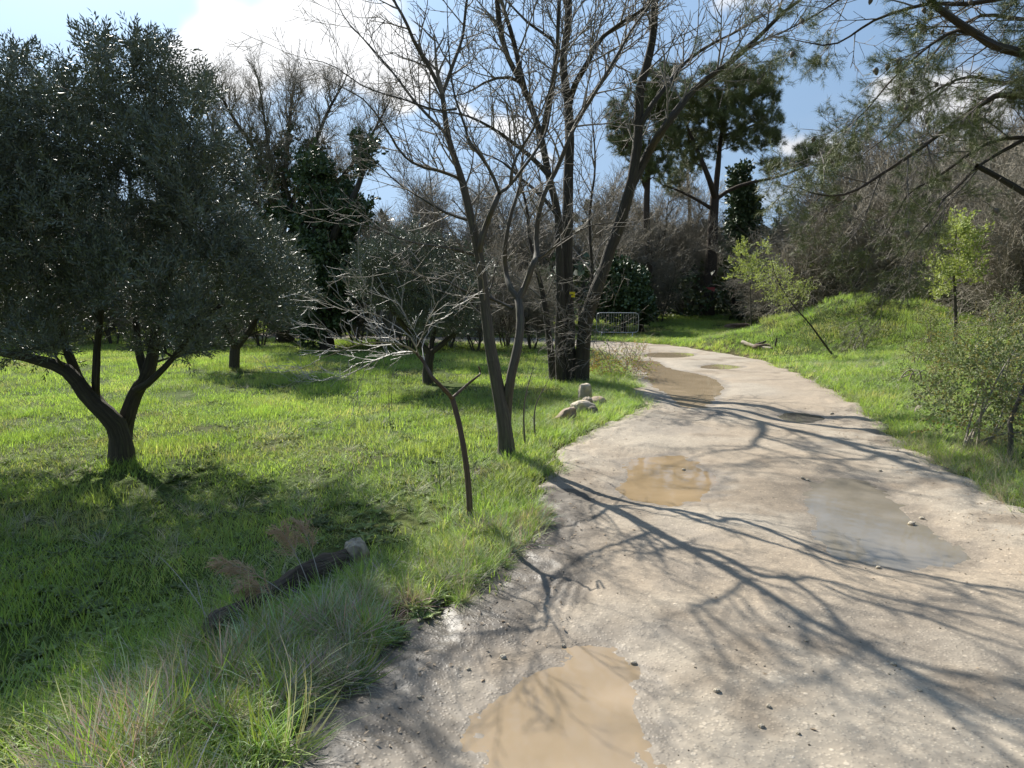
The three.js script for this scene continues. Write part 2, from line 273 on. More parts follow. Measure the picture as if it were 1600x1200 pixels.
function puddleAt(x, d) { let best = 9, at = null; for (const q of puddles) if (x > q.box[0] && x < q.box[1] && d > q.box[2] && d < q.box[3]) { const s = sdPoly(q.poly, x, d); if (s < best) { best = s; at = q; } } return [best, at]; }
const tracks = [[[800, 1215], [822, 1120], [846, 1030], [872, 960], [890, 915]], [[728, 1215], [758, 1110], [785, 1040]], [[940, 782], [962, 742], [992, 702]]].map(l => l.map(p => flat(...p)));
function trackAt(x, d) { let best = [9, 0, 0]; tracks.forEach((l, n) => { let len = 0; for (let i = 0; i < l.length - 1; i++) { const [ax, ay] = l[i], [bx, by] = l[i + 1], ex = bx - ax, ey = by - ay, L = Math.hypot(ex, ey), t = clamp(((x - ax) * ex + (d - ay) * ey) / (L * L)), qx = x - ax - ex * t, qy = d - ay - ey * t, s = Math.hypot(qx, qy); if (s < Math.abs(best[0])) best = [s * Math.sign(ex * qy - ey * qx || 1), len + t * L, n + 1]; len += L; } }); return best; }
function wet(x, d, s, pd) {                                             // 0 dry .. 1 soaked
  let w = pd < 9 ? .75 * smooth(.16, 0, pd + (fbm2(x * 7, d * 7, 3, 81) - .5) * .3) : 0;
  w = Math.max(w, .9 * smooth(-.62, -.12, s + (fbm2(x * 3.3, d * 3.3, 3, 83) - .5) * .7) * smooth(.9, .1, x) * (1 - smooth(5, 7.5, d)));
  w = Math.max(w, .55 * smooth(.60, .72, fbm2(x * .9 + 7, d * .9, 4, 85)) * (1 - smooth(8, 14, d)));
  return w;
}
function trackH(x, d, s) {                                              // surface of the dirt track
  const [pd0, pu] = puddleAt(x, d), pd = pd0 + .018, near = 1 - smooth(9, 16, d);
  const fine = (fbm2(x * 16, d * 16, 3, 72) - .5) * .011 * near + (fbm2(x * 60, d * 60, 2, 73) - .5) * .004 * (1 - smooth(4, 7, d));
  let h = (fbm2(x * 1.3, d * 1.3, 3, 71) - .5) * .05 + .012;
  const tr = trackAt(x, d); if (tr[2] && Math.abs(tr[0]) < .17) { const m = smooth(.17, .10, Math.abs(tr[0])) * smooth(.05, .3, fbm2(x * 2.5, d * 2.5, 2, 74)); h += m * (-.010 + .010 * Math.sin(tr[0] * 2 * Math.PI / .06) * (.8 + .2 * Math.sin(tr[1] * 2 * Math.PI / .09))); }
  if (pu) { if (pd > 0) { const k = smooth(.5, 0, pd); h = lerp(h, WL, k) + .05 * pd * k; } else h = WL - Math.min(pu.deep, .11 * -pd); h += .016 * (fbm2(x * 5.5, d * 5.5, 4, 78) - .5) * smooth(.4, .1, Math.abs(pd)); }
  h += fine * (pd < 0 ? .5 : 1) + .02 * smooth(.35, .62, fbm2(x * 5, d * 5, 3, 76)) * smooth(-.45, -.1, s) * near;
  return h + lerp(0, -.22, smooth(.08, .5, s)) + (d > 30 ? .7 * smooth(31, 50, d) : 0);
}
function groundH(x, d, s = sdPath(x, d)) {
  const b = baseH(x, d), edge = smooth(.02, .9, s);
  if (s > 1.4) return b;
  const lip = .05 * smooth(0, .22, s) * smooth(1.6, .3, s) * (x < 1.2 ? 1 : .5) + .02 * (fbm2(x * 6, d * 6, 3, 77) - .5);
  return lerp(lerp(.0, b, .1) + lip - .03, b + lip, edge) - .16 * smooth(.03, -.22, s);
}
const Hs = (x, z) => { const s = sdPath(x, -z); return s < .1 ? Math.max(trackH(x, -z, s), groundH(x, -z, s)) : groundH(x, -z, s); };
function onGround(u, v) { let d = 1.2, p = P(u, v, d); for (let k = 0; k < 4000 && d < 160; k++) { p = P(u, v, d); if (p.y < Hs(p.x, p.z)) break; d += .01 + d * .002; } return V(p.x, Hs(p.x, p.z), p.z); }
const drop = (x, d, dy = 0) => V(x, Hs(x, -d) + dy, -d);
const dropPx = (u, d, dy = 0) => { const x = (u - 800) / F * d * 1.005; return drop(x, d, dy); };

function gridMesh(xs, ds, fn) {                                         // fn(i, j) -> {x, y, d, c, u, v, u1, v1}
  const n = xs, m = ds.length, p = new Float32Array(n * m * 3), c = new Float32Array(n * m * 3), uv = new Float32Array(n * m * 2), uv1 = new Float32Array(n * m * 2), idx = [];
  for (let j = 0; j < m; j++) for (let i = 0; i < n; i++) { const q = fn(i / (n - 1), ds[j], i), o = j * n + i; p.set([q.x, q.y, -q.d], o * 3); c.set(q.c, o * 3); uv.set([q.x, -q.d], o * 2); uv1.set(q.uv1 || [0, 0], o * 2); }
  for (let j = 0; j < m - 1; j++) for (let i = 0; i < n - 1; i++) { const a = j * n + i; idx.push(a, a + 1, a + n, a + 1, a + n + 1, a + n); }
  const g = new THREE.BufferGeometry(); g.setAttribute('position', new THREE.BufferAttribute(p, 3)); g.setAttribute('color', new THREE.BufferAttribute(c, 3)); g.setAttribute('uv', new THREE.BufferAttribute(uv, 2)); g.setAttribute('uv1', new THREE.BufferAttribute(uv1, 2)); g.setIndex(idx); g.computeVertexNormals(); return g;
}
function depths(a, b, minStep, k) { const r = []; let d = a; while (d < b) { r.push(d); d += Math.max(minStep, k * Math.abs(d)); } r.push(b); return r; }

// ground: one sheet to the horizon
{
  const ds = [...depths(-40, .8, .5, .08), ...depths(.9, 420, .055, .015)];
  const xsN = 320, xOf = t => { const s = (t - .5) * 2; return 1.2 + 8 * s + 330 * Math.sign(s) * Math.pow(Math.abs(s), 6); };
  const soilTex = dataTex(512, (x, y) => { const n = fbm2(x * 8, y * 8, 5, 90, 8), f = fbm2(x * 64, y * 64, 3, 95, 64), k = .5 + .3 * n + .3 * f; return [k, k * .98, k * .92]; }, true);
  soilTex.repeat.set(1 / 1.7, 1 / 1.7);
  const soilBump = dataTex(512, (x, y) => { const k = fbm2(x * 24, y * 24, 5, 97, 24); return [k, k, k]; }); soilBump.repeat.set(1 / 1.7, 1 / 1.7);
  const g = gridMesh(xsN, ds, (t, d) => {
    const x = xOf(t), s = Math.abs(x) < 30 && d < 40 ? sdPath(x, d) : 5, y = groundH(x, d, s), a = fbm2(x * .8, d * .8, 4, 100), b = smooth(.5, .7, fbm2(x * 1.7, d * 1.7, 3, 104));
    const green = [.055, .085, .02], brown = [.085, .065, .04], edge = smooth(.75, .2, s);
    const m = clamp(.05 + .4 * b + .8 * edge - .3 * a);
    const mud = x < 1.2 && d < 5.5 ? smooth(.5, .22, s + (fbm2(x * 5, d * 5, 3, 107) - .5) * .3) : 0;
    return { x, y, d, c: green.map((q, k) => lerp(lerp(q, brown[k], m) * (1.05 + .8 * a), [.075, .058, .04][k], mud)) };
  });
  struct('ground', g, new THREE.MeshPhysicalMaterial({ specularIntensity: .15, map: soilTex, bumpMap: soilBump, bumpScale: .03, roughness: .95, vertexColors: true }), 'grassy ground on both sides of the dirt track');
}
// dirt track
{
  const T = 2.6, N = 1024;
  const cell = (x, y, n, s) => { const ix = Math.floor(x * n), iy = Math.floor(y * n); let best = 9, id = 0; for (let a = -1; a < 2; a++) for (let b = -1; b < 2; b++) { const cx = ((ix + a) % n + n) % n, cy = ((iy + b) % n + n) % n, dx = ix + a + hash(cx, cy, s) - x * n, dy = iy + b + hash(cx, cy, s + 1) - y * n, q = dx * dx + dy * dy; if (q < best) { best = q; id = hash(cx, cy, s + 2); } } return [Math.sqrt(best), id]; };
  const H0 = new Float32Array(N * N), C0 = new Float32Array(N * N);
  for (let j = 0; j < N; j++) for (let i = 0; i < N; i++) {
    const x = i / N, y = j / N, grain = fbm2(x * 128, y * 128, 3, 110, 128), mid = fbm2(x * 16, y * 16, 4, 114, 16), [cd, id] = cell(x, y, 150, 120), [ce, ie] = cell(x, y, 64, 130);
    let h = .35 * mid + .35 * grain, c = .74 + .12 * mid + .10 * (grain - .5);
    if (id > .45) { const k = smooth(.30 + .12 * id, .16, cd); h += .22 * k; c += k * (id > .8 ? .10 : id > .62 ? -.05 : .04); }
    if (ie > .86) { const k = smooth(.30, .18, ce); h += .25 * k; c += k * (ie > .95 ? .13 : .03); }
    const crack = smooth(.05, .0, Math.abs(fbm2(x * 22, y * 22, 4, 140, 22) - .5)); h -= .12 * crack * smooth(.5, .7, mid); c -= .07 * crack * smooth(.45, .65, mid);
    H0[j * N + i] = h; C0[j * N + i] = c;
  }
  const at = (A, x, y) => A[(y * N | 0) * N + (x * N | 0)];
  const map = dataTex(N, (x, y) => { const c = at(C0, x, y); return [c, c * .99, c * .97]; }, true), bmp = dataTex(N, (x, y) => { const h = at(H0, x, y); return [h, h, h]; });
  map.repeat.set(1 / T, 1 / T); bmp.repeat.set(1 / T, 1 / T);
  const X0 = -8, X1 = 12, D0 = -6, D1 = 34;
  const rough = dataTex(512, (x, y) => { const X = lerp(X0, X1, x), D = lerp(D0, D1, y), s = sdPath(X, D), w = s < .5 ? wet(X, D, s, puddleAt(X, D)[0]) : 0, r = lerp(.97, .38, w * (.55 + .45 * fbm2(X * 12, D * 12, 2, 150))); return [r, r, r]; }, false, 1024);
  rough.channel = 1; rough.wrapS = rough.wrapT = THREE.ClampToEdgeWrapping;
  const ds = [...depths(-6, 1.2, .12, 0), ...depths(1.25, 33.2, .014, .0052)];
  const range = d => { let a = 99, b = -99; for (let i = 0, j = pathPoly.length - 1; i < pathPoly.length; j = i++) { const p = pathPoly[j], q = pathPoly[i], lo = Math.min(p[1], q[1]) - .6, hi = Math.max(p[1], q[1]) + .6; if (d < lo || d > hi) continue; const f = t => lerp(p[0], q[0], clamp(t)); const e = q[1] - p[1]; for (const dd of [d - .6, d, d + .6]) { const t = Math.abs(e) < 1e-6 ? .5 : (dd - p[1]) / e; a = Math.min(a, f(t)); b = Math.max(b, f(t)); } } return [Math.max(a - .7, -16), b + .7]; };
  const rng0 = new Map();
  const g = gridMesh(250, ds, (t, d) => {
    if (!rng0.has(d)) rng0.set(d, range(d)); const [a, b] = rng0.get(d), x = lerp(a, b, t), s = sdPath(x, d), y = trackH(x, d, s), w = wet(x, d, s, puddleAt(x, d)[0]);
    const n = fbm2(x * .7, d * .7, 4, 160), n2 = fbm2(x * 3.1, d * 3.1, 4, 165), n3 = fbm2(x * .45 + 9, d * 1.2, 3, 170);
    const pale = [.505, .44, .355], warm = [.475, .39, .295], dark = [.31, .25, .185];
    let c = pale.map((q, k) => lerp(q, warm[k], smooth(.35, .7, n)));
    c = c.map((q, k) => lerp(q, dark[k], .9 * smooth(.47, .68, n2 * .5 + n3 * .5)));
    c = c.map((q, k) => lerp(q, [.25, .21, .165][k], clamp(w * .85)));
    const mud = x < 1.2 && d < 6 ? .9 * smooth(-.5, -.06, s + (fbm2(x * 5, d * 5, 4, 108) - .5) * .8) : 0; c = c.map((q, k) => lerp(q, [.11, .088, .064][k], mud));
    return { x, y, d, c, uv1: [(x - X0) / (X1 - X0), (d - D0) / (D1 - D0)] };
  });
  struct('dirt_track', g, new THREE.MeshStandardMaterial({ map, bumpMap: bmp, bumpScale: .0055, roughness: 1, roughnessMap: rough, vertexColors: true }), 'pale dirt track with puddles and tyre marks');
}
// puddles: turbid water, level, lying in the hollows
{
  const wave = dataTex(256, (x, y) => { const k = fbm2(x * 6, y * 6, 3, 180, 6); return [k, k, k]; });
  const silt = dataTex(256, (x, y) => { const k = fbm2(x * 4 + .7 * fbm2(x * 8, y * 8, 3, 190, 8), y * 4, 4, 185, 4); return [.80 + .2 * k, .79 + .2 * k, .76 + .22 * k]; }, true); silt.repeat.set(.8, .8);
  const cols = [[.37, .29, .20], [.38, .285, .175], [.25, .225, .185], [.45, .36, .25], [.42, .34, .24], [.42, .34, .24], [.16, .15, .135]];
  for (const q of puddles) {
    const cx = q.poly.reduce((a, p) => a + p[0], 0) / q.poly.length, cd = q.poly.reduce((a, p) => a + p[1], 0) / q.poly.length, sh = new THREE.Shape();
    q.poly.forEach((p, i) => { const L = Math.hypot(p[0] - cx, p[1] - cd), k = 1 + .2 / L; const x = cx + (p[0] - cx) * k, d = cd + (p[1] - cd) * k; i ? sh.lineTo(x, d) : sh.moveTo(x, d); });
    const g = new THREE.ShapeGeometry(sh); g.rotateX(-Math.PI / 2); g.translate(0, WL + (q.k === 6 ? -.004 : 0), 0);
    struct('puddle', g, new THREE.MeshPhysicalMaterial({ color: lin(...cols[q.k]), map: silt, roughness: .045, ior: 1.333, bumpMap: wave, bumpScale: .0012 }), q.label);
  }
}

// ------------------------------------------------------------------ trees traced limb by limb
const trace = (px, d0, d1, R, wob = .04) => { const n = px.length; return spline(px.map((q, k) => P(q[0], q[1], q.length > 2 ? q[2] : lerp(d0, d1, k / (n - 1)) + (k ? (R() - .5) * 2 * wob * d0 : 0))), d0 * .02); };
function addLimbs(t, base, mat, limbs, R, tw, twOpts, tips, lump = .12) {   // limbs: [pixels, d0, d1, r0, r1, name]
  const out = [];
  limbs.forEach(([px, d0, d1, r0, r1, name, o]) => {
    const pts = trace(px, d0, d1, R, name === 'trunk' ? 0.004 : .022); if (px.foot) { const gy = Hs(pts[0].x, pts[0].z) - .1; if (pts[0].y > gy) pts.unshift(V(pts[0].x, gy, pts[0].z)); else pts[0].y -= .05; }
    const rad = taper(pts.length, r0, r1, .9, name === 'trunk' ? .25 : 0);
    part(name, oneTube(pts, rad, base, lump), mat, t); out.push([pts, rad]);
    if (twOpts && o !== 0) ramify(tw, pts, rad, R, { ...twOpts, ...(o || {}) }, tips);
  });
  return out;
}
const foot = (...a) => { a.foot = true; return a; };

// forked bare tree beside the track
{
  const b = onGround(791, 714), D = -b.z, R = rng(11), t = thing('forked_bare_tree', 'slender grey bare tree forked low into two stems at the track edge', 'tree', b), tw = new Tubes();
  const o = { space: .15, from: .12, len: .68, r: .011, rmin: .0022, levels: 3, kids: [0, 5, 3], wob: .13, up: .05, ang: .8, bias: .3 };
  addLimbs(t, b, barkGrey, [
    [foot([791, 716], [791, 690], [787, 655], [778, 605], [766, 540], [757, 470], [750, 410], [738, 350], [720, 276], [701, 217], [691, 147]), D, D - .15, .082, .022, 'trunk', { from: .42 }],
    [[[792, 700], [791, 660], [797, 596], [808, 547], [813, 505], [810, 466]], D, D + .12, .056, .040, 'stem', 0],
    [[[691, 147], [672, 108], [650, 72], [632, 30], [615, 0], [596, -50], [585, -110]], D - .15, D - .5, .0232, .0070, 'branch', {}],
    [[[691, 147], [708, 100], [724, 52], [727, 17], [735, -40], [738, -120]], D - .15, D + .2, .0209, .0070, 'branch', {}],
    [[[720, 280], [690, 268], [654, 259], [626, 238], [605, 203], [570, 157], [535, 136], [505, 122]], D - .1, D - .7, .0186, .0035, 'branch', {}],
    [[[700, 212], [650, 161], [615, 115], [570, 63], [542, 33], [520, -10]], D - .1, D + .5, .0175, .0035, 'branch', {}],
    [[[713, 170], [680, 172], [636, 157], [570, 136], [517, 101], [480, 92]], D - .15, D - .9, .0128, .0029, 'branch', {}],
    [[[735, 345], [696, 332], [668, 315], [615, 280], [580, 245], [545, 222]], D, D + .6, .0186, .0035, 'branch', {}],
    [[[747, 400], [703, 388], [640, 378], [612, 367], [570, 352], [530, 350]], D, D - .8, .0198, .0035, 'branch', {}],
    [[[801, 482], [766, 466], [727, 456], [696, 438], [657, 433], [633, 424], [600, 428]], D + .05, D - .4, .0209, .0035, 'branch', {}],
    [[[748, 400], [752, 375], [759, 353], [770, 325], [780, 301]], D - .05, D - .3, .0325, .0255, 'branch', 0],
    [[[780, 301], [769, 273], [752, 245], [734, 224], [724, 189], [713, 160], [705, 120], [700, 60]], D - .3, D - .6, .0186, .0058, 'branch', {}],
    [[[780, 301], [797, 290], [815, 266], [836, 238], [853, 206], [862, 160], [871, 100], [880, 30]], D - .3, D - .2, .0198, .0046, 'branch', {}],
    [[[797, 288], [801, 259], [815, 231], [832, 203], [857, 147], [871, 80], [876, 0]], D - .28, D - .7, .0151, .0046, 'branch', {}],
    [[[810, 468], [797, 449], [790, 421], [789, 390], [797, 340], [812, 290], [818, 230]], D + .12, D + .5, .0314, .0116, 'branch', { from: .3 }],
    [[[810, 468], [822, 445], [832, 414], [839, 398], [838, 360], [850, 304], [871, 262], [885, 227], [899, 196], [937, 133], [962, 90], [990, 42], [1020, 0], [1050, -60]], D + .12, D + .3, .0348, .0070, 'branch', { from: .25 }],
    [[[833, 410], [855, 395], [885, 372], [925, 352], [960, 348]], D + .2, D - .3, .0139, .0035, 'branch', {}],
    [[[757, 470], [770, 440], [775, 412], [790, 395]], D, D + .3, .0139, .0046, 'branch', {}],
  ], R, tw, o);
  part('twigs', tw.build(b), twigGrey, t, 'stuff');
}
// crooked sapling
{
  const b = onGround(735, 817), D = -b.z, R = rng(12), t = thing('crooked_sapling', 'thin brown sapling bent sideways with pale drooping twigs', 'sapling', b), tw = new Tubes();
  const o = { space: .09, from: .1, len: .42, r: .005, rmin: .0017, levels: 3, kids: [0, 5, 3], wob: .16, up: -.01, ang: .6, bias: .1 };
  addLimbs(t, b, barkSap, [
    [foot([735, 818], [731, 750], [724, 697], [715, 652], [706, 620]), D, D, .0235, .019, 'trunk', 0],
    [[[706, 622], [696, 610], [675, 589], [664, 568], [650, 550]], D, D - .1, .017, .012, 'branch', 0],
    [[[706, 622], [720, 610], [731, 600], [745, 589], [751, 582], [748, 573]], D, D + .1, .011, .006, 'branch', 0],
  ], R, tw, o, null, .05);
  addLimbs(t, b, twigPale, [
    [[[650, 551], [640, 543], [615, 536], [570, 536], [535, 547], [500, 561]], D - .1, D - .4, .009, .003, 'branch', {}],
    [[[650, 551], [626, 550], [591, 561], [552, 582], [510, 594]], D - .1, D + .3, .008, .003, 'branch', {}],
    [[[655, 556], [640, 525], [612, 505], [590, 492], [566, 486]], D - .1, D - .2, .006, .002, 'branch', {}],
    [[[664, 568], [660, 540], [672, 515], [690, 500]], D, D + .2, .005, .002, 'branch', {}],
  ], R, tw, { ...o, space: .12, len: .5, up: .03 }, null, .05);
  part('twigs', tw.build(b), twigPale, t, 'stuff');
}
// clump of trunks with the yellow mark
let clumpTree;
{
  const b = onGround(893, 597), D = -b.z, R = rng(13), t = thing('multi_stemmed_tree', 'tall dark bare tree of several trunks with a yellow painted mark', 'tree', b), tw = new Tubes(); clumpTree = [t, b, D];
  const o = { space: .24, from: .3, len: 1.3, r: .02, rmin: .0042, levels: 3, kids: [0, 6, 4], wob: .13, up: .05, ang: .75, bias: .3 };
  addLimbs(t, b, barkDark, [
    [foot([893, 602], [889, 560], [887, 500], [886, 450], [885, 402], [887, 332], [888, 280], [890, 210], [888, 168], [880, 95], [888, 35], [888, -10], [880, -120]), D, D + .2, .15, .05, 'trunk', { from: .6 }],
    [foot([878, 600], [874, 540], [876, 470], [874, 400], [871, 332], [857, 273], [846, 217], [829, 164], [815, 130], [794, 91], [780, 35], [775, -20], [760, -110]), D - .1, D - .6, .10, .035, 'trunk', { from: .55 }],
    [foot([908, 600], [911, 545], [918, 490], [938, 437], [953, 392], [969, 350], [986, 287], [997, 210], [1000, 140], [1011, 101], [1021, 52], [1023, 0], [1035, -110]), D - .1, D - .3, .145, .055, 'trunk', { from: .55 }],
    [foot([865, 590], [857, 520], [846, 450], [830, 390], [822, 320], [800, 240]), D + .3, D + .8, .085, .015, 'trunk', {}],
    [foot([915, 588], [921, 500], [925, 420], [921, 340], [930, 260], [926, 190]), D + .2, D + .5, .055, .012, 'trunk', {}],
    [[[822, 150], [812, 108], [804, 70], [794, 35], [783, 0], [775, -60]], D - .5, D - .2, .0550, .0220, 'branch', {}],
    [[[888, 172], [895, 140], [920, 95], [937, 63], [972, 35], [1014, 7], [1050, -40]], D + .15, D - .8, .0660, .0165, 'branch', {}],
    [[[889, 215], [897, 196], [920, 157], [955, 105], [983, 52], [1007, 17], [1030, -40]], D + .1, D + 1, .0550, .0154, 'branch', {}],
    [[[984, 295], [1012, 240], [1040, 196], [1092, 133], [1145, 94], [1187, 56], [1222, 21], [1250, 0], [1290, -30]], D - .25, D - 1.6, .0935, .0198, 'branch', {}],
    [[[997, 205], [1015, 170], [1040, 136], [1075, 94], [1110, 70], [1150, 50], [1200, 20]], D - .25, D + .8, .0550, .0110, 'branch', {}],
    [[[857, 273], [835, 250], [800, 222], [760, 195], [720, 178], [690, 176]], D - .5, D - 1.5, .0495, .0110, 'branch', {}],
    [[[846, 217], [853, 180], [862, 140], [870, 80], [872, 20], [880, -60]], D - .5, D - 1.2, .0495, .0132, 'branch', {}],
    [[[870, 335], [845, 305], [815, 280], [780, 250], [740, 236]], D - .4, D + .8, .0440, .0088, 'branch', {}],
    [[[812, 128], [790, 120], [760, 128], [730, 145], [700, 150]], D - .6, D - 1.3, .0330, .0066, 'branch', {}],
    [[[880, 95], [860, 60], [830, 40], [800, 10], [770, -20]], D + .2, D + 1, .0385, .0088, 'branch', {}],
  ], R, tw, o, null, .18);
  // dead twigs tangled round the foot
  for (let k = 0; k < 46; k++) { const u = 835 + R() * 125, v = 440 + R() * 130, p = P(u, v, D - .3 - R() * .7), d = V(R() - .5, (R() - .3) * .6, R() - .5).normalize(); twig(tw, p, d, .4 + R() * .7, .005 + R() * .004, 1, R, { levels: 3, kids: [0, 4, 3], wob: .2, up: -.02, rmin: .0022, ang: .8 }); }
  part('twigs', tw.build(b), twigGrey, t, 'stuff');
  // painted trail mark: bar with a hook, following the bark
  const paint = new THREE.MeshStandardMaterial({ color: lin(.80, .66, .02), roughness: .7 }), arc = (u0, u1, v0, v1) => {
    const c = P(886, 458, D).sub(b), pos = [], idx = [], n = 10, half = .168; const a0 = P(u0, v0, D - .13).sub(b), a1 = P(u1, v1, D - .13).sub(b);
    for (let k = 0; k <= n; k++) { const x = lerp(a0.x, a1.x, k / n), z = Math.sqrt(Math.max(.001, half * half - (x - c.x) ** 2)); const zz = c.z + z * .92; pos.push(x, a0.y, zz, x, a1.y, zz); if (k < n) { const q = k * 2; idx.push(q, q + 1, q + 2, q + 1, q + 3, q + 2); } }
    return geoFrom(pos, null, idx);
  };
  part('painted_mark', mergeGeometries([arc(889.5, 899, 456, 460), arc(892.5, 899, 461.5, 464.5), arc(896, 899, 460, 461.6)]), paint, t).userData.label = 'yellow painted trail mark';
}

// ------------------------------------------------------------------ crowns filled branch by branch
function colonize(nodes, goals, R, ts, o) {                             // each goal gets a curved shoot from the nearest wood
  const tips = []; const c = nodes[0].p;
  goals.sort((a, b) => a.distanceToSquared(c) - b.distanceToSquared(c));
  for (const g of goals) {
    let best = 1e9, at = null;
    for (const n of nodes) { const dx = g.x - n.p.x, dy = g.y - n.p.y, dz = g.z - n.p.z, q = dx * dx + dy * dy + dz * dz, w = q * (dy < 0 ? 1 + o.down : 1); if (w < best) { best = w; at = n; } }
    const L = at.p.distanceTo(g); if (L < .02) continue;
    const mid = at.p.clone().lerp(g, .5).addScaledVector(at.d, L * .22).addScaledVector(UPV, -L * o.sag).addScaledVector(rv(R), L * .08), cv = new THREE.QuadraticBezierCurve3(at.p, mid, g), n = Math.max(3, Math.min(9, Math.ceil(L / o.step))), pts = cv.getPoints(n), r0 = Math.min(at.r * .8, o.r * (.5 + L * o.k)), rad = taper(pts.length, r0, o.rmin);
    ts.add(pts, rad, sidesFor(r0));
    for (let k = 1; k <= n; k++) { const d = pts[k].clone().sub(pts[k - 1]).normalize(); nodes.push({ p: pts[k], d, r: rad[k] }); if (k > n * .35) tips.push({ p: pts[k], dir: d }); }
  }
  return tips;
}
const nodesOf = limbs => limbs.flatMap(([pts, rad]) => pts.map((p, k) => ({ p, r: rad[k], d: (k ? p.clone().sub(pts[k - 1]) : pts[1].clone().sub(p)).normalize() })));
function goalsIn(blobs, D, depth, n, R) {                              // blobs: [u, v, ru, rv]; points spread through the crown's volume
  const out = [], w = blobs.map(b => b[2] * b[3]), W = w.reduce((a, b) => a + b);
  for (let k = 0; k < n; k++) { let q = R() * W, i = 0; while ((q -= w[i]) > 0) i++; const s = rv(R).multiplyScalar(Math.pow(R(), .38)), b = blobs[Math.min(i, blobs.length - 1)]; out.push(P(b[0] + s.x * b[2], b[1] + s.y * b[3], D + (b[4] || 0) + s.z * (b[5] || depth))); }
  return out;
}
const oliveSprigs = [21, 22, 23].map(s => sprig(s, 18, .24, .058, .0135, .85, .015));
function leafOn(name, t, b, geos, mat, tips, per, jit, R, dirUp, s0, s1, tint, copies) {
  const lists = geos.map(() => []);
  for (const q of tips) for (let k = 0; k < per; k++) { if (per < 1 && R() > per) continue; const d = q.dir.clone().addScaledVector(rv(R), .9).addScaledVector(UPV, dirUp).normalize(), g = .75 + R() * .5; lists[R() * geos.length | 0].push({ p: q.p.clone().addScaledVector(rv(R), jit * R()), dir: d, roll: R() * 6.28, s: lerp(s0, s1, R()), c: tint ? tint(R) : lin(g, g, g) }); }
  if (copies) lists.forEach((l, k) => l.length && instanced(name, geos[k], mat, l, t, b)); else fused(name, geos, lists, mat, t, b);
  return lists.reduce((a, l) => a + l.length, 0);
}
function olive(label, base, limbs, blobs, depth, nGoals, per, R, s0, s1, dirUp, big) {
  const D = -base.z, t = thing('olive_tree', label, 'tree', base), ts = new Tubes(), main = addLimbs(t, base, barkOlive, limbs, R, null, null, null, .2);
  const tips = colonize(nodesOf(main), goalsIn(blobs, D, depth, nGoals, R), R, ts, { down: 1.2, sag: 0, step: .12, r: .02, k: .8, rmin: .0025 });
  part('branches', ts.build(base), barkOlive, t, 'stuff');
  const n = leafOn('foliage', t, base, oliveSprigs, oliveLeaf, tips, per, .12, R, dirUp, s0, s1);
  return [t, n];
}
{
  const b = onGround(190, 722), D = -b.z, R = rng(31);
  olive('large dark olive tree with a stout forked trunk on the meadow', b, [
    [foot([190, 724], [189, 700], [186, 676], [176, 655], [155, 638], [140, 622], [128, 606], [112, 585], [85, 570], [40, 558], [-20, 545], [-80, 520]), D, D - .3, .132, .02, 'trunk', 0],
    [[[184, 690], [180, 664], [165, 642], [150, 622], [128, 600], [114, 570], [95, 520], [70, 450], [50, 360]], D + .05, D + .4, .07, .02, 'limb', 0],
    [[[150, 618], [150, 590], [152, 540], [158, 480], [150, 400], [160, 300]], D + .05, D - .4, .045, .015, 'limb', 0],
    [[[190, 705], [194, 672], [202, 640], [212, 612], [228, 590], [238, 560], [245, 510], [260, 440], [290, 360]], D, D + .2, .10, .02, 'limb', 0],
    [[[214, 608], [235, 596], [270, 560], [310, 510], [350, 470]], D, D - .6, .045, .012, 'limb', 0],
    [[[228, 590], [215, 540], [212, 480], [210, 380], [200, 260]], D, D + .7, .05, .015, 'limb', 0],
  ], [[180, 190, 130, 105], [60, 230, 120, 110], [265, 240, 95, 105], [330, 330, 80, 95], [100, 360, 150, 120], [390, 415, 62, 62], [230, 430, 150, 85], [-70, 330, 110, 150], [30, 470, 130, 60], [155, 95, 22, 42], [235, 95, 40, 30], [12, 110, 28, 36], [300, 135, 26, 34], [85, 125, 16, 30], [-60, 190, 80, 100], [300, 490, 80, 40], [-120, 430, 90, 80], [40, 535, 110, 32], [270, 535, 80, 28], [430, 450, 42, 60]], 1.5, 1300, 3.3, R, .75, 1.25, .55);
}
{
  const b = onGround(366, 578), D = -b.z, R = rng(32);
  olive('smaller olive tree glinting silver at the far side of the meadow', b, [
    [foot([366, 580], [366, 560], [368, 540]), D, D, .13, .11, 'trunk', 0], [[[368, 545], [350, 510], [335, 470]], D, D - .3, .08, .03, 'limb', 0], [[[368, 545], [395, 510], [420, 460], [430, 420]], D, D + .3, .08, .03, 'limb', 0],
  ], [[400, 440, 75, 70], [350, 475, 60, 55], [445, 465, 42, 55], [410, 385, 40, 35]], 1.0, 300, 2.6, R, 1.1, 1.7, .3);
}
{
  const b = onGround(669, 600), D = -b.z, R = rng(33);
  olive('grey olive tree full of silvery glints behind the bare forked tree', b, [
    [foot([669, 602], [668, 575], [672, 550]), D, D, .115, .09, 'trunk', 0], [[[672, 553], [640, 520], [610, 480], [590, 440]], D, D - .3, .07, .02, 'limb', 0], [[[671, 553], [680, 500], [670, 440]], D, D + .4, .06, .02, 'limb', 0], [[[672, 552], [700, 530], [730, 500], [745, 450]], D, D, .06, .02, 'limb', 0],
  ], [[660, 440, 92, 62], [600, 430, 52, 58], [725, 440, 42, 52], [640, 392, 60, 30], [690, 500, 60, 26]], 1.1, 420, 2.2, R, .95, 1.5, .35);
}

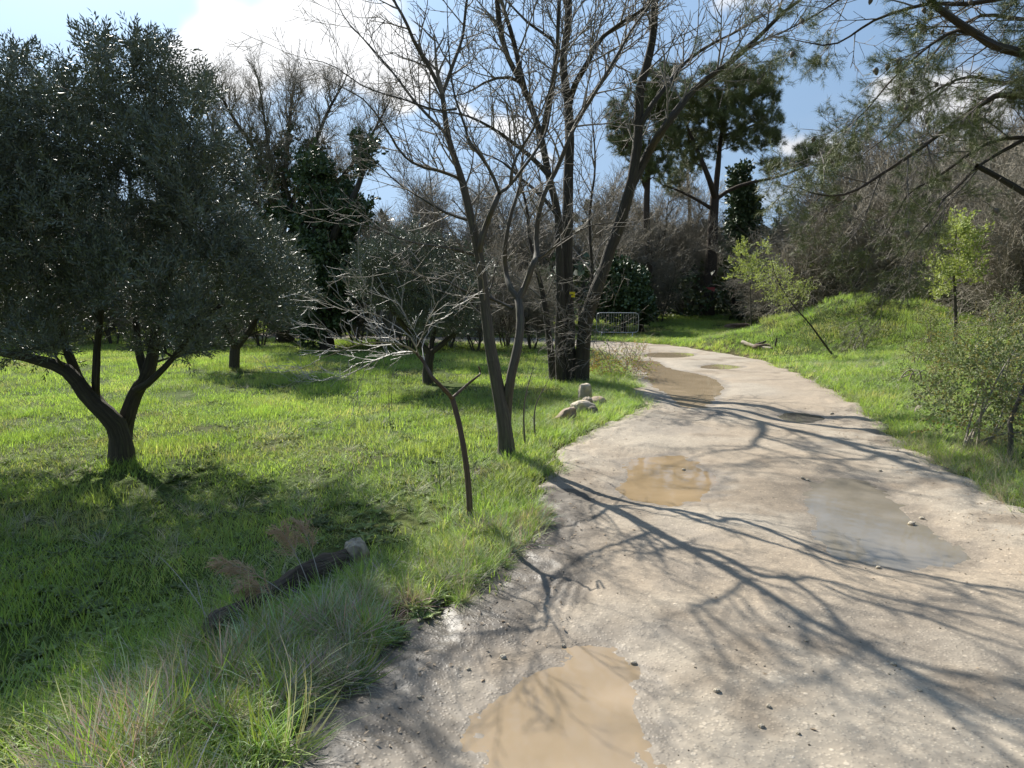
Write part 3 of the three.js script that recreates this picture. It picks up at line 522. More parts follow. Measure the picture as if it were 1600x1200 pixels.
// ------------------------------------------------------------------ pines
const tuftNear = [41, 42].map(s => needles(s, 30, .08, .003, .09)), tuftFar = [43, 44].map(s => needles(s, 80, .26, .011, .28));
{ // the pine whose boughs hang into view; its trunk stands beyond the right edge of the frame
  const D = 8.6, base = drop(8.6, D), R = rng(51), t = thing('aleppo_pine', 'pine reaching long drooping boughs with sparse needles over the right bank', 'tree', base), tw = new Tubes(), tips = [];
  const tr = [V(8.6, base.y - .1, -D), V(8.55, 1.5, -D), V(8.35, 3.5, -D - .1), V(8.45, 6, -D), V(8.1, 9, -D + .2), V(8.3, 12, -D)], tp = spline(tr, .25);
  part('trunk', oneTube(tp, taper(tp.length, .24, .07, .9, .3), base, .15), barkPine, t);
  const o = { space: .27, from: .22, len: .95, r: .011, rmin: .0028, levels: 3, kids: [0, 5, 3], wob: .11, up: -.012, ang: .6, bias: -.25, short: .55 };
  addLimbs(t, base, barkPine, [
    [[[1905, 260], [1700, 130], [1600, 84], [1558, 73], [1523, 52], [1477, 21], [1453, 0], [1400, -60], [1330, -110]], D, D - 1.2, .085, .02, 'bough', { from: .3 }],
    [[[1890, 160], [1700, 150], [1600, 149], [1575, 149], [1547, 154], [1512, 178], [1477, 203], [1425, 241], [1376, 273], [1330, 301], [1306, 306], [1278, 304], [1250, 294]], D, D - .6, .06, .006, 'bough', {}],
    [[[1560, 74], [1500, 48], [1460, 66], [1418, 101], [1383, 136], [1355, 171], [1327, 196], [1306, 210]], D - .8, D - 1.2, .022, .004, 'bough', {}],
    [[[1890, 250], [1720, 215], [1600, 215], [1565, 217], [1530, 231], [1495, 255], [1460, 280], [1421, 301], [1404, 329], [1385, 365]], D, D + .3, .05, .005, 'bough', {}],
    [[[1600, 218], [1558, 241], [1526, 262], [1491, 297], [1474, 311], [1460, 339], [1432, 371], [1415, 400]], D + .05, D - .5, .025, .004, 'bough', {}],
    [[[1880, -60], [1700, -30], [1600, -10], [1520, 5], [1440, 8], [1370, 30], [1300, 70], [1240, 62]], D, D - .3, .06, .005, 'bough', {}],
    [[[1870, -180], [1600, -130], [1450, -80], [1340, -20], [1280, 20], [1215, 55]], D, D + .6, .06, .005, 'bough', {}],
    [[[1880, 60], [1720, 70], [1640, 100], [1580, 130], [1510, 120], [1450, 150], [1390, 210], [1350, 240]], D, D + .8, .045, .005, 'bough', {}],
    [[[1880, 0], [1690, 20], [1600, 30], [1530, 25], [1480, 60], [1440, 110], [1410, 150]], D + .1, D + 1.3, .05, .005, 'bough', {}],
  ], R, tw, o, tips, .1);
  const st = trace([[1526, 259], [1565, 280], [1600, 301], [1680, 345], [1760, 390]], D - .1, D, R, .004);
  part('dead_bough', oneTube(st, taper(st.length, .03, .05), base, .1), barkDark, t);
  part('twigs', tw.build(base), twigDark, t, 'stuff');
  leafOn('needles', t, base, tuftNear, needleMat, tips.filter((q, k) => q.lv > 1 && vn3(q.p.x * 1.6, q.p.y * 1.6, q.p.z * 1.6, 77) > .44), 1.15, .03, R, .1, .75, 1.3);
  const cone = new THREE.LatheGeometry([[0, 0], [.018, .006], [.024, .022], [.018, .045], [.006, .062], [0, .065]].map(p => new THREE.Vector2(...p)), 8), cl = [];
  for (const q of tips) if (q.lv === 2 && R() < .12) cl.push({ p: q.p, dir: V(R() - .5, -1, R() - .5).normalize(), s: .8 + R() * .5 });
  instanced('cones', cone, twigDark, cl, t, base);
}
function farPine(label, D, limbs, blobs, depth, nGoals, per, seed, mat = needleMat) {
  const R = rng(seed), px = limbs[0][0][0], base = dropPx(px[0], D), t = thing('aleppo_pine', label, 'tree', base), ts = new Tubes();
  limbs[0][0][0] = [px[0], px[1]];
  const main = addLimbs(t, base, barkPine, limbs, R, null, null, null, .1);
  const tips = colonize(nodesOf(main), goalsIn(blobs, D, depth, nGoals, R), R, ts, { down: .6, sag: -.02, step: .5, r: .05, k: .35, rmin: .01 });
  part('branches', ts.build(base), barkPine, t, 'stuff');
  leafOn('needles', t, base, tuftFar, mat, tips, per, .3, R, .35, .8, 1.4, null, true);
  return [t, base];
}
{
  const D = 44, [t, b] = farPine('tall umbrella-crowned pine with a red mark on its leaning trunk', D, [
    [foot([1104, 498], [1108, 450], [1112, 400], [1114, 350], [1117, 305]), D, D, .42, .27, 'trunk', 0],
    [[[1117, 308], [1108, 280], [1098, 255], [1085, 225], [1070, 190]], D, D - 1, .2, .07, 'limb', 0],
    [[[1117, 308], [1122, 260], [1126, 215], [1138, 170], [1150, 135]], D, D + .5, .2, .07, 'limb', 0],
    [[[1118, 312], [1140, 297], [1170, 286], [1205, 279], [1240, 268], [1270, 255]], D, D - 2, .13, .04, 'limb', 0],
    [[[1110, 325], [1092, 314], [1065, 300], [1040, 290]], D, D - 1.5, .12, .04, 'limb', 0],
    [[[1126, 215], [1150, 205], [1180, 195], [1200, 175]], D, D + 1, .1, .04, 'limb', 0],
  ], [[1150, 138, 58, 30], [1092, 168, 52, 42], [1188, 160, 28, 36], [1172, 215, 52, 22], [1056, 195, 40, 42], [1112, 215, 46, 24], [1268, 240, 34, 20], [1205, 262, 40, 12], [1130, 115, 40, 16], [1080, 235, 40, 24], [1140, 180, 60, 30], [1045, 284, 22, 12], [1205, 140, 18, 26], [1212, 200, 20, 24], [1240, 250, 30, 12], [1165, 118, 40, 14]], 2.6, 600, 2.6, 61);
  const red = new THREE.MeshStandardMaterial({ color: lin(.55, .10, .09), roughness: .7 }), c = P(1107.5, 452, D).sub(b), pos = [], idx = [];
  for (let k = 0; k <= 8; k++) { const a = -.62 + 1.24 * k / 8, x = c.x + Math.sin(a) * .47, z = c.z + Math.cos(a) * .47; pos.push(x, c.y - .12, z, x, c.y + .12, z); if (k < 8) { const q = k * 2; idx.push(q, q + 2, q + 1, q + 2, q + 3, q + 1); } }
  part('painted_mark', geoFrom(pos, null, idx), red, t).userData.label = 'faded red painted trail mark';
  farPine('dark pine crown behind the tall clump of bare trunks', 40, [[foot([1012, 500], [1014, 420], [1010, 330], [1016, 220]), 40, 40, .3, .12, 'trunk', 0], [[[1012, 300], [990, 250], [975, 215]], 40, 39, .12, .05, 'limb', 0]], [[1012, 150, 34, 40], [1036, 118, 22, 24], [985, 215, 34, 34], [1045, 215, 26, 40], [1010, 260, 40, 26], [1035, 165, 34, 36], [968, 180, 20, 30]], 2, 300, 2.6, 62);
  farPine('slim pine with two bare stems behind the red-marked pine', 60, [[foot([1072, 490], [1076, 420], [1078, 340], [1074, 270]), 60, 60, .25, .12, 'trunk', 0]], [[1072, 262, 34, 24], [1060, 300, 26, 14]], 2, 70, 2.4, 63);
  farPine('pine topping the scrub on the right slope', 42, [[foot([1555, 420], [1550, 330], [1548, 260]), 42, 42, .25, .12, 'trunk', 0]], [[1550, 238, 56, 18], [1590, 262, 40, 22], [1500, 258, 30, 16]], 2, 120, 2.4, 64);
}

// ------------------------------------------------------------------ ivy-clad and leafy growth
const ivySprigs = [71, 72].map(s => sprig(s, 16, .30, .11, .085, 1.1, .16)), limeSprigs = [73, 74].map(s => sprig(s, 10, .26, .06, .035, .9, .03)), scrubSprigs = [75, 76].map(s => sprig(s, 11, .22, .032, .018, .9, .03));
function leafy(name, label, base, limbs, barkM, blobs, depth, nGoals, geos, mat, per, jit, s0, s1, seed, opt = {}, group) {
  const D = -base.z, R = rng(seed), t = thing(name, label, opt.cat || 'tree', base, group), ts = new Tubes(), main = addLimbs(t, base, barkM, limbs, R, null, null, null, .1);
  const tips = colonize(nodesOf(main), goalsIn(blobs, D, depth, nGoals, R), R, ts, { down: .8, sag: opt.sag || 0, step: opt.step || .2, r: opt.r || .02, k: .5, rmin: opt.rmin || .004 });
  part('branches', ts.build(base), opt.twig || barkM, t, 'stuff');
  leafOn('foliage', t, base, geos, mat, tips, per, jit, R, opt.up ?? .2, s0, s1, opt.tint, true);
  return t;
}
{
  const D = 23, b = dropPx(512, D);
  leafy('ivy_clad_tree', 'dark ivy-smothered tree standing behind the meadow', b, [[foot([512, 548], [508, 500], [500, 420], [492, 330], [486, 250]), D, D, .25, .1, 'trunk', 0], [[[500, 430], [525, 360], [560, 290], [578, 215]], D, D - .5, .14, .06, 'limb', 0], [[[500, 400], [460, 330], [440, 270]], D, D, .12, .05, 'limb', 0]], barkDark,
    [[505, 470, 48, 70], [498, 370, 44, 60], [490, 280, 22, 60], [545, 330, 30, 40], [572, 240, 16, 40], [455, 330, 22, 30], [520, 420, 60, 50]], 1.0, 330, ivySprigs, ivyLeaf, 3, .25, .8, 1.4, 81, { step: .3, r: .03 });
  const D2 = 47, b2 = dropPx(1160, D2);
  leafy('ivy_clad_tree', 'narrow cypress-like tree swathed in ivy to the right of the marked pine', b2, [[foot([1152, 492], [1147, 450], [1152, 380], [1158, 300]), D2, D2, .28, .12, 'trunk', 0], [foot([1160, 490], [1160, 440], [1162, 330]), D2, D2, .16, .1, 'trunk', 0], [foot([1182, 488], [1176, 450], [1170, 400]), D2, D2 + .3, .26, .14, 'trunk', 0]], barkDark,
    [[1160, 300, 14, 40], [1162, 360, 20, 40], [1160, 410, 30, 36], [1150, 430, 24, 24], [1170, 320, 12, 30]], 1.0, 230, ivySprigs, ivyLeaf, 2.4, .3, 1.6, 2.6, 82, { step: .4, r: .03 });
  const D3 = 33, b3 = dropPx(975, D3);
  leafy('ivy_thicket', 'dark ivy bush rising behind the steel barrier', b3, [[foot([975, 512], [972, 460], [970, 400]), D3, D3, .14, .05, 'trunk', 0]], barkDark, [[965, 450, 26, 48], [985, 470, 20, 36], [950, 470, 18, 34]], .9, 190, ivySprigs, ivyLeaf, 2.4, .2, 1.1, 1.8, 83, { cat: 'bush', step: .3 });
  const D4 = 34, b4 = dropPx(1001, D4);
  leafy('ivy_thicket', 'pointed ivy-covered stump beside the steel barrier', b4, [[foot([1002, 510], [999, 460], [993, 420]), D4, D4, .14, .05, 'trunk', 0]], barkDark, [[1000, 475, 14, 26], [996, 440, 8, 20], [1006, 490, 12, 14]], .5, 100, ivySprigs, ivyLeaf, 2.4, .15, 1, 1.5, 84, { cat: 'bush', step: .3 });
  // spring-green young trees
  const D5 = 17, b5 = dropPx(1492, D5);
  leafy('young_green_tree', 'young tree in bright lime spring leaf above the scrub', b5, [[foot([1494, 520], [1492, 460], [1490, 400], [1496, 355]), D5, D5, .05, .012, 'trunk', 0]], barkOlive, [[1498, 375, 36, 30], [1478, 425, 34, 26], [1512, 420, 24, 30], [1470, 455, 20, 16]], .6, 95, limeSprigs, limeLeaf, 1.5, .1, .9, 1.5, 85, { twig: twigBrown, up: .6, r: .012, rmin: .003 });
  const D6 = 25, b6 = dropPx(1172, D6);
  leafy('young_green_tree', 'upright sapling with yellow-green leaves before the ivy-swathed tree', b6, [[foot([1174, 518], [1173, 480], [1172, 440]), D6, D6, .04, .015, 'trunk', 0]], barkOlive, [[1160, 400, 12, 26], [1180, 408, 12, 24], [1150, 425, 14, 14], [1195, 400, 7, 24], [1172, 430, 22, 14]], .5, 44, limeSprigs, limeLeaf, 1.2, .08, .9, 1.4, 86, { twig: twigBrown, up: .8, r: .012, rmin: .004 });
  const b7 = onGround(1302, 556), D7 = -b7.z;
  leafy('leaning_sapling', 'thin dark sapling leaning off the grassy mound with small leaves', b7, [[foot([1302, 556], [1290, 540], [1262, 502], [1240, 478], [1212, 432], [1205, 405]), D7, D7 - .4, .03, .008, 'trunk', 0]], barkDark, [[1215, 430, 20, 30], [1235, 470, 26, 20], [1200, 450, 18, 30], [1250, 450, 16, 18]], .5, 60, scrubSprigs, limeLeaf, 1.2, .08, 1, 1.7, 87, { twig: twigBrown, cat: 'sapling', r: .01, rmin: .003 });
}

[[1285, 30, 440, 34, 40], [1345, 33, 400, 40, 60], [1400, 29, 440, 36, 36], [1440, 34, 370, 44, 60], [1530, 30, 400, 40, 60], [1575, 24, 420, 36, 50], [1470, 25, 470, 30, 26], [1230, 40, 420, 26, 36], [1600, 32, 330, 40, 50]].forEach(([u, d, v, ru, rv], k) => { const b = dropPx(u, d); leafy('evergreen_shrub', 'olive-green leafy shrub among the grey scrub on the right', b, [[foot([u, 500], [u + 3, v + rv * .6], [u - 2, v - rv * .3]), d, d, .09, .03, 'trunk', 0]], barkGrey, [[u, v, ru, rv], [u + ru * .5, v + rv * .5, ru * .7, rv * .5], [u - ru * .5, v + rv * .4, ru * .7, rv * .6]], 1.6, 90, ivySprigs, scrubLeaf, 1.1, .3, .9, 1.7, 840 + k, { cat: 'shrub', step: .4, twig: twigBrown }, 'leafy shrubs in the right-hand scrub'); });

// ------------------------------------------------------------------ bare woodland all round
const sprays = [91, 92, 93].map(s => spray(s, 9, 1.0, .012));
function bareProto(name, seed, h, stems, crown, mat, twMat, nSpray, sprayS, droop = .04) {
  const R = rng(seed), g = new THREE.Group(), br = new Tubes(), tips = [];
  for (let s = 0; s < stems; s++) {
    const a = R() * 6.283, lean = stems > 1 ? .25 + R() * .3 : .06, r0 = h * (stems > 1 ? .009 : .018), pts = [], p = V(Math.cos(a) * .15 * (stems > 1), -.15, Math.sin(a) * .15 * (stems > 1)), d = V(Math.cos(a) * lean, 1, Math.sin(a) * lean).normalize(), n = 9, L = h * (.55 + R() * .2);
    pts.push(p.clone()); for (let k = 0; k < n; k++) { d.addScaledVector(rv(R), .12).addScaledVector(UPV, .03).normalize(); p.addScaledVector(d, L / n); pts.push(p.clone()); }
    const rad = taper(pts.length, r0, r0 * .35, 1, .4), m = shade(new THREE.Mesh(oneTube(pts, rad), mat)); m.name = 'trunk'; g.add(m);
    ramify(br, pts, rad, R, { space: h * .045, from: stems > 1 ? .15 : .32, len: h * crown, r: r0 * .5, rmin: .006, levels: 2, kids: [0, 5], wob: .12, up: droop, ang: .75, bias: .35 }, tips);
  }
  const b = shade(new THREE.Mesh(br.build(), mat)); b.name = 'branches'; b.userData.kind = 'stuff'; g.add(b);
  const list = sprays.map(() => []); for (let k = 0; k < nSpray; k++) { const q = tips[R() * tips.length | 0]; list[k % 3].push({ p: q.p, dir: q.dir.clone().addScaledVector(rv(R), .6).addScaledVector(UPV, droop * 5).normalize(), roll: R() * 6.28, s: sprayS * (.6 + R() * .8) }); }
  fused('twigs', sprays, list, twMat, g);
  g.userData.proto = name; return g;
}
function plant(proto, name, label, cat, group, p, s, turn, sy = s) { const o = proto.clone(); o.name = numbered(name); o.position.copy(p); o.scale.set(s, sy, s); o.rotation.y = turn; o.userData = {}; scene.add(o); return tag(o, label, cat, group); }
{
  const R = rng(101);
  const tall = [0, 1, 2].map(k => bareProto('tall', 110 + k, 9, 1, .30, barkGrey, twigBrown, 260, 1.3));
  const shrub = [0, 1, 2, 3].map(k => bareProto('shrub', 120 + k, 5, 5, .26, barkGrey, twigBrown, 250, 1.05, .03));
  const dense = [0, 1].map(k => bareProto('dense', 130 + k, 6, 4, .28, barkGrey, twigBrown, 190, 1.05, .05));
  const put = (set, name, label, cat, group, list) => list.forEach(([u, d, s, sy]) => plant(set[R() * set.length | 0], name, label, cat, group, dropPx(u, d), s * (.92 + R() * .16), R() * 6.28, (sy || s) * (.92 + R() * .16)));
  // big bare tree with ivied limbs behind the meadow
  const D = 27, b = dropPx(440, D), R2 = rng(140), t = thing('spreading_bare_tree', 'wide fan-shaped bare tree with ivy on its lower limbs behind the olives', 'tree', b), tw = new Tubes(), tips = [];
  const limbs = addLimbs(t, b, barkDark, [
    [foot([445, 540], [444, 470], [440, 400], [436, 340]), D, D, .32, .22, 'trunk', 0],
    [[[438, 350], [415, 290], [395, 230], [368, 190], [345, 150]], D, D - 1, .13, .035, 'limb', {}], [[[437, 345], [445, 280], [450, 220], [455, 165], [460, 130]], D, D + 1, .13, .035, 'limb', {}],
    [[[438, 350], [470, 290], [490, 230], [512, 175], [534, 135]], D, D - .5, .13, .035, 'limb', {}], [[[440, 380], [490, 320], [540, 270], [578, 215], [605, 165]], D, D + .8, .12, .03, 'limb', {}],
    [[[438, 360], [400, 320], [370, 290], [348, 245], [328, 190]], D, D + .6, .1, .03, 'limb', {}], [[[437, 345], [425, 270], [415, 200], [408, 150]], D, D - 1.5, .1, .03, 'limb', {}],
  ], R2, tw, { space: .15, from: .1, len: 1.3, r: .024, rmin: .006, levels: 3, kids: [0, 6, 4], wob: .1, up: .06, ang: .6, bias: .3 }, tips);
  part('twigs', tw.build(b), twigBrown, t, 'stuff');
  const lo = [[], [], []]; tips.filter(q => q.lv === 3).forEach((q, k) => { if (k % 14 === 0) lo[k / 14 % 3].push({ p: q.p, dir: q.dir.clone().addScaledVector(UPV, .3).normalize(), roll: k, s: .4 + R2() * .3 }); }); fused('twigs', sprays, lo, twigBrown, t, b);
  const list = []; for (const [pts] of limbs) pts.forEach((p, k) => { if (k < pts.length * .55) for (let q = 0; q < 7; q++) list.push({ p: p.clone().addScaledVector(rv(R2), .3), dir: rv(R2), s: 1 + R2() * .5 }); });
  instanced('ivy', ivySprigs[0], ivyLeaf, list, t, b);

  put(tall, 'bare_tree', 'bare brown tree in the wood behind the meadow', 'tree', 'bare trees behind the meadow', [[330, 30, .72], [375, 34, .75], [560, 31, .75], [600, 28, .6], [635, 33, .72], [680, 36, .85], [720, 33, .72], [770, 37, .8], [260, 31, .75], [200, 34, .75], [120, 30, .8], [40, 33, 1], [-40, 29, .9], [815, 40, .8]]);
  put(shrub, 'bare_shrub', 'tangled bare shrub at the back edge of the meadow', 'shrub', 'bare shrubs along the back of the meadow', [[590, 23.5, .62], [640, 22, .55], [700, 23, .6], [745, 22, .55], [790, 24, .62], [830, 22.5, .5], [560, 25, .7], [410, 25, .55], [330, 24, .6], [250, 24, .6], [180, 25, .6], [90, 24, .62], [10, 26, .7], [-60, 24, .7]]);
  put(dense, 'dark_thicket', 'dense dark thicket beyond the far bend of the track', 'thicket', 'thickets beyond the bend', [[700, 37, .9], [750, 36, .85], [800, 38, .9], [850, 37, .95], [900, 38, 1], [940, 39, 1.0], [985, 42, 1.05], [1030, 44, 1.05], [1065, 47, 1.1], [1030, 40, .7], [1085, 46, .85], [620, 36, .95], [560, 36, .95], [1135, 52, .95], [1190, 54, .95]]);
  put(tall, 'bare_tree', 'slim bare tree in the wood behind the steel barrier', 'tree', 'bare trees behind the barrier', [[925, 43, .8], [960, 44, .9], [1035, 46, .85], [1060, 52, .9], [1090, 50, .75], [1000, 50, .95]]);
  put(shrub, 'scrub', 'grey-brown leafless scrub behind the grassy mound', 'shrub', 'scrub behind the mound', [[1215, 34, .85], [1250, 31, .85], [1290, 29, .95], [1330, 28, 1.1], [1370, 28, 1.2], [1410, 27, 1.2], [1450, 26, 1.2], [1240, 38, 1.15], [1280, 36, 1.25], [1320, 35, 1.45], [1365, 34, 1.6], [1410, 33, 1.65], [1460, 32, 1.7], [1520, 28, 1.5], [1570, 26, 1.4], [1620, 24, 1.4], [1540, 22, 1], [1590, 19, .9], [1640, 17, .9]]);
  put(tall, 'bare_tree', 'bare tree rising from the scrub on the right slope', 'tree', 'bare trees on the right slope', [[1350, 40, .95], [1400, 39, 1.05], [1445, 38, 1.1], [1500, 36, 1.1], [1545, 35, 1.1], [1600, 33, 1.1], [1650, 30, 1.1]]);
  put(dense, 'dark_thicket', 'dense dark thicket deep in the right-hand scrub', 'thicket', 'thickets in the right-hand scrub', [[1230, 45, .75], [1270, 44, .85], [1310, 42, .95], [1360, 41, 1.1], [1420, 40, 1.15], [1480, 39, 1.2], [1550, 36, 1.15], [1620, 34, 1.15]]);
  // evergreen undergrowth and far wood close the view
  const fw = []; for (let k = 0; k < 2600; k++) { const d = 50 + R() * 60, x = (R() * 2.3 - 1.15) * d, y = groundH(x, d, 9), hh = 1 + R() * (4.5 + 2 * vn2(x * .08, d * .08, 200)); const g = .5 + R() * .6; fw.push({ p: V(x, y + R() * hh, -d), dir: rv(R), roll: R() * 6, s: 6 + R() * 6, c: R() < .45 ? lin(g * 1.5, g * 1.1, g * 1.2) : lin(g, g, g) }); }
  tag(instanced('far_wood', ivySprigs[1], ivyLeaf, fw, scene), 'distant dark wood closing the view', 'wood');
  const fw2 = []; for (let k = 0; k < 1300; k++) { const d = 30 + R() * 8, left = R() < .7, x = left ? lerp(-36, 3, R()) : lerp(9, 34, R()), dd = left ? d : d + 10, y = groundH(x, dd, 9), g = .4 + R() * .6; fw2.push({ p: V(x, y + Math.pow(R(), 1.3) * 2.8, -dd), dir: rv(R), roll: R() * 6, s: 2 + R() * 2.4, c: R() < .5 ? lin(g * 2.2, g * 1.6, g * 1.6) : lin(g * 1.3, g * 1.3, g * 1.2) }); }
  tag(instanced('undergrowth', ivySprigs[0], ivyLeaf, fw2, scene), 'dark evergreen undergrowth between the woodland trunks', 'undergrowth');
}

// ------------------------------------------------------------------ scrub on the right bank
{
  const bushTint = R => { const g = .7 + R() * .7, w = R(); return w < .22 ? lin(g * 1.5, g * 1.0, g * .9) : lin(g, g, g); };
  const mk = (label, u, v, blobs, depth, n, seed, per = 1.5, cat = 'bush') => {
    const b = onGround(u, v), D = -b.z, R = rng(seed), t = thing('leafy_bush', label, cat, b), ts = new Tubes(), nodes = [], goals = goalsIn(blobs, D, depth, n, R);
    for (let k = 0; k < 7; k++) { const g = goals[R() * goals.length | 0], p0 = b.clone().add(V((R() - .5) * .5, -.05, (R() - .5) * .5)), m = p0.clone().lerp(g, .5).addScaledVector(UPV, .25), pts = new THREE.QuadraticBezierCurve3(p0, m, g).getPoints(10), rad = taper(11, .016, .004); part('stem', oneTube(pts, rad, b), twigBrown, t); pts.forEach((p, i) => nodes.push({ p, r: rad[i], d: (i ? p.clone().sub(pts[i - 1]) : V(0, 1, 0)).normalize() })); }
    const tips = colonize(nodes, goals.filter(g => g.y > Hs(g.x, g.z) + .05), R, ts, { down: .2, sag: -.1, step: .1, r: .009, k: .5, rmin: .002 });
    part('branches', ts.build(b), twigBrown, t, 'stuff'); leafOn('foliage', t, b, scrubSprigs, scrubLeaf, tips, per, .06, R, .2, .8, 1.5, bushTint);
  };
  mk('sprawling half-bare bush overhanging the right verge', 1530, 700, [[1520, 640, 75, 42], [1570, 600, 60, 60], [1480, 615, 55, 28], [1610, 650, 70, 55], [1450, 620, 36, 20], [1660, 600, 60, 70]], .9, 420, 151, .75);
  mk('small-leaved bush on the bank between the verge and the scrub', 1560, 620, [[1560, 570, 60, 38], [1500, 575, 50, 28], [1600, 560, 60, 50]], 1.0, 380, 152, .8);
  mk('tall straggly bush below the lime-green young tree', 1530, 570, [[1530, 515, 50, 38], [1580, 500, 40, 46], [1490, 525, 30, 24], [1620, 500, 40, 50]], 1.1, 320, 153, .8);
  mk('rounded dark bramble on the shoulder of the grassy mound', 1448, 540, [[1446, 497, 20, 18], [1462, 520, 26, 14], [1440, 530, 20, 10]], .7, 90, 154, 1.6);
  mk('low bramble patch at the right foot of the mound', 1440, 568, [[1445, 556, 34, 8], [1480, 556, 28, 12]], .5, 70, 155, 1.4);
  mk('loose leafy bush behind the mound before the scrub', 1250, 490, [[1240, 466, 26, 16], [1275, 472, 20, 10]], .8, 60, 156, 1.4);
  mk('dry brown bramble tangle on the lower bank beside the verge', 1420, 596, [[1420, 584, 40, 10], [1460, 590, 34, 10]], .5, 90, 158, .35);
  mk('straggling low weeds on the face of the grassy mound', 1345, 545, [[1340, 520, 34, 14], [1385, 515, 30, 12]], .6, 80, 159, 1.0);
  const b = onGround(1576, 722), D = -b.z, R = rng(157), t = thing('slanting_sapling', 'pale slanting stem standing in the grass before the sprawling bush', 'sapling', b), tw = new Tubes();
  addLimbs(t, b, barkGrey, [[foot([1575, 724], [1580, 690], [1578, 660], [1590, 630], [1604, 596], [1625, 540], [1640, 470]), D, D, .028, .012, 'trunk', { from: .4 }]], R, tw, { space: .2, len: .6, r: .006, rmin: .002, levels: 3, kids: [0, 4, 3], wob: .14, up: .04 }, null, .06);
  part('twigs', tw.build(b), twigGrey, t, 'stuff');
}

// ------------------------------------------------------------------ steel crowd barrier
{
  const L = onGround(932, 527), Rr = onGround(997, 528.5), b = L.clone().lerp(Rr, .5), t = thing('crowd_barrier', 'galvanised steel crowd barrier standing on grass beyond the bend', 'barrier', b);
  const W = L.distanceTo(Rr), Ht = 1.02, y0 = .22, steel = new THREE.MeshStandardMaterial({ color: lin(.40, .41, .42), metalness: .4, roughness: .5 });
  const ax = Rr.clone().sub(L).normalize(), pt = (s, y) => V(ax.x * (s - W / 2), y, ax.z * (s - W / 2)), rr = .14;
  const ring = []; for (const [cx, cy, a0] of [[W - rr, y0 + rr, -90], [W - rr, Ht - rr, 0], [rr, Ht - rr, 90], [rr, y0 + rr, 180]]) for (let k = 0; k <= 6; k++) { const a = (a0 + k * 15) * Math.PI / 180; ring.push(pt(cx + Math.cos(a) * rr, cy + Math.sin(a) * rr)); }
  part('frame', new THREE.TubeGeometry(new THREE.CatmullRomCurve3(ring, true, 'centripetal'), 120, .018, 8, true), steel, t);
  for (let k = 1; k < 17; k++) part('bar', oneTube([pt(W * k / 17, y0), pt(W * k / 17, Ht)], [.008, .008]), steel, t);
  for (const s of [.13, .87]) { const c = pt(W * s, 0), q = V(-ax.z, 0, ax.x); part('foot', oneTube([c.clone().addScaledVector(q, .28).setY(.0), c.clone().addScaledVector(q, .1).setY(.2), c.clone().setY(y0), c.clone().addScaledVector(q, -.1).setY(.2), c.clone().addScaledVector(q, -.28).setY(.0)], [.017, .017, .017, .017, .017]), steel, t); }
}

// ------------------------------------------------------------------ logs, rocks, stones
function rockGeo(seed, sx, sy, sz, detail = 3, rough = .35) {
  const g = new THREE.IcosahedronGeometry(1, detail), p = g.attributes.position;
  for (let k = 0; k < p.count; k++) { const v = V(p.getX(k), p.getY(k), p.getZ(k)), n = fbm3(v.x * 1.4 + seed * 7, v.y * 1.4, v.z * 1.4, 4, seed), m = Math.max(Math.abs(v.x), Math.abs(v.y), Math.abs(v.z)); v.multiplyScalar((.72 + rough * n * 1.5) * lerp(1, .8 / m, .35)); p.setXYZ(k, v.x * sx, v.y * sy, v.z * sz); }
  g.computeVertexNormals(); return g;
}
const stoneTex = dataTex(256, (x, y) => { const k = .6 + .4 * fbm2(x * 12, y * 12, 4, 300, 12), m = smooth(.6, .72, fbm2(x * 6, y * 6, 3, 305, 6)); return [k, k * (.97 - .03 * m), k * (.92 - .12 * m)]; }, true);
const rockMat = new THREE.MeshStandardMaterial({ color: lin(.68, .63, .54), map: stoneTex, roughness: .9, bumpMap: stoneTex, bumpScale: .01 }), rockPink = new THREE.MeshStandardMaterial({ color: lin(.46, .37, .30), map: stoneTex, roughness: .9, bumpMap: stoneTex, bumpScale: .01 });
{
  const rock = (name, label, u, v, sx, sy, sz, seed, mat, rot = 0, tilt = 0, lift = .35) => { const p = onGround(u, v), m = shade(new THREE.Mesh(rockGeo(seed, sx, sy, sz), mat)); m.name = numbered(name); p.y += sy * lift; m.position.copy(p); m.rotation.set(0, rot, tilt); scene.add(m); return tag(m, label, 'rock'); };
  rock('limestone_rock', 'rounded cream limestone block in the verge below the tall clump of trunks', 912, 646, .2, .13, .14, 401, rockMat, .3, -.2, .5);
  rock('limestone_rock', 'pinkish slanting slab leaning in the grass beside the cream block', 883, 659, .18, .10, .12, 402, rockPink, -.4, .7, .6);
  rock('limestone_rock', 'stack-like pale rock tucked behind the cream block', 914, 626, .12, .19, .12, 403, rockMat, .8, 0, .6);
  rock('limestone_rock', 'small grey rock half hidden between log ends and grass', 934, 634, .15, .10, .13, 404, rockPink, 1.2, .2, .4);
  // brushy pile of turf and dead leaves at the verge
  const b = onGround(962, 588), t = thing('brush_pile', 'heap of dead brown leaves and twigs at the verge before the bend', 'brush pile', b), R = rng(405), ts = new Tubes(), l = [];
  for (let k = 0; k < 70; k++) { const p = b.clone().add(V((R() - .5) * 1.3, .1 + R() * .35, (R() - .5) * .9)); twig(ts, p, rv(R).addScaledVector(UPV, .3).normalize(), .3 + R() * .4, .006, 1, R, { levels: 2, kids: [0, 4], wob: .2, up: 0, rmin: .002 }); for (let q = 0; q < 5; q++) l.push({ p: p.clone().addScaledVector(rv(R), .2), dir: rv(R), s: .7 + R() * .6, c: R() < .7 ? lin(2.2, 1.1, .9) : lin(1.8, 2.2, 1) }); }
  part('twigs', ts.build(b), twigBrown, t, 'stuff'); instanced('dead_leaves', scrubSprigs[0], scrubLeaf, l, t, b);
}
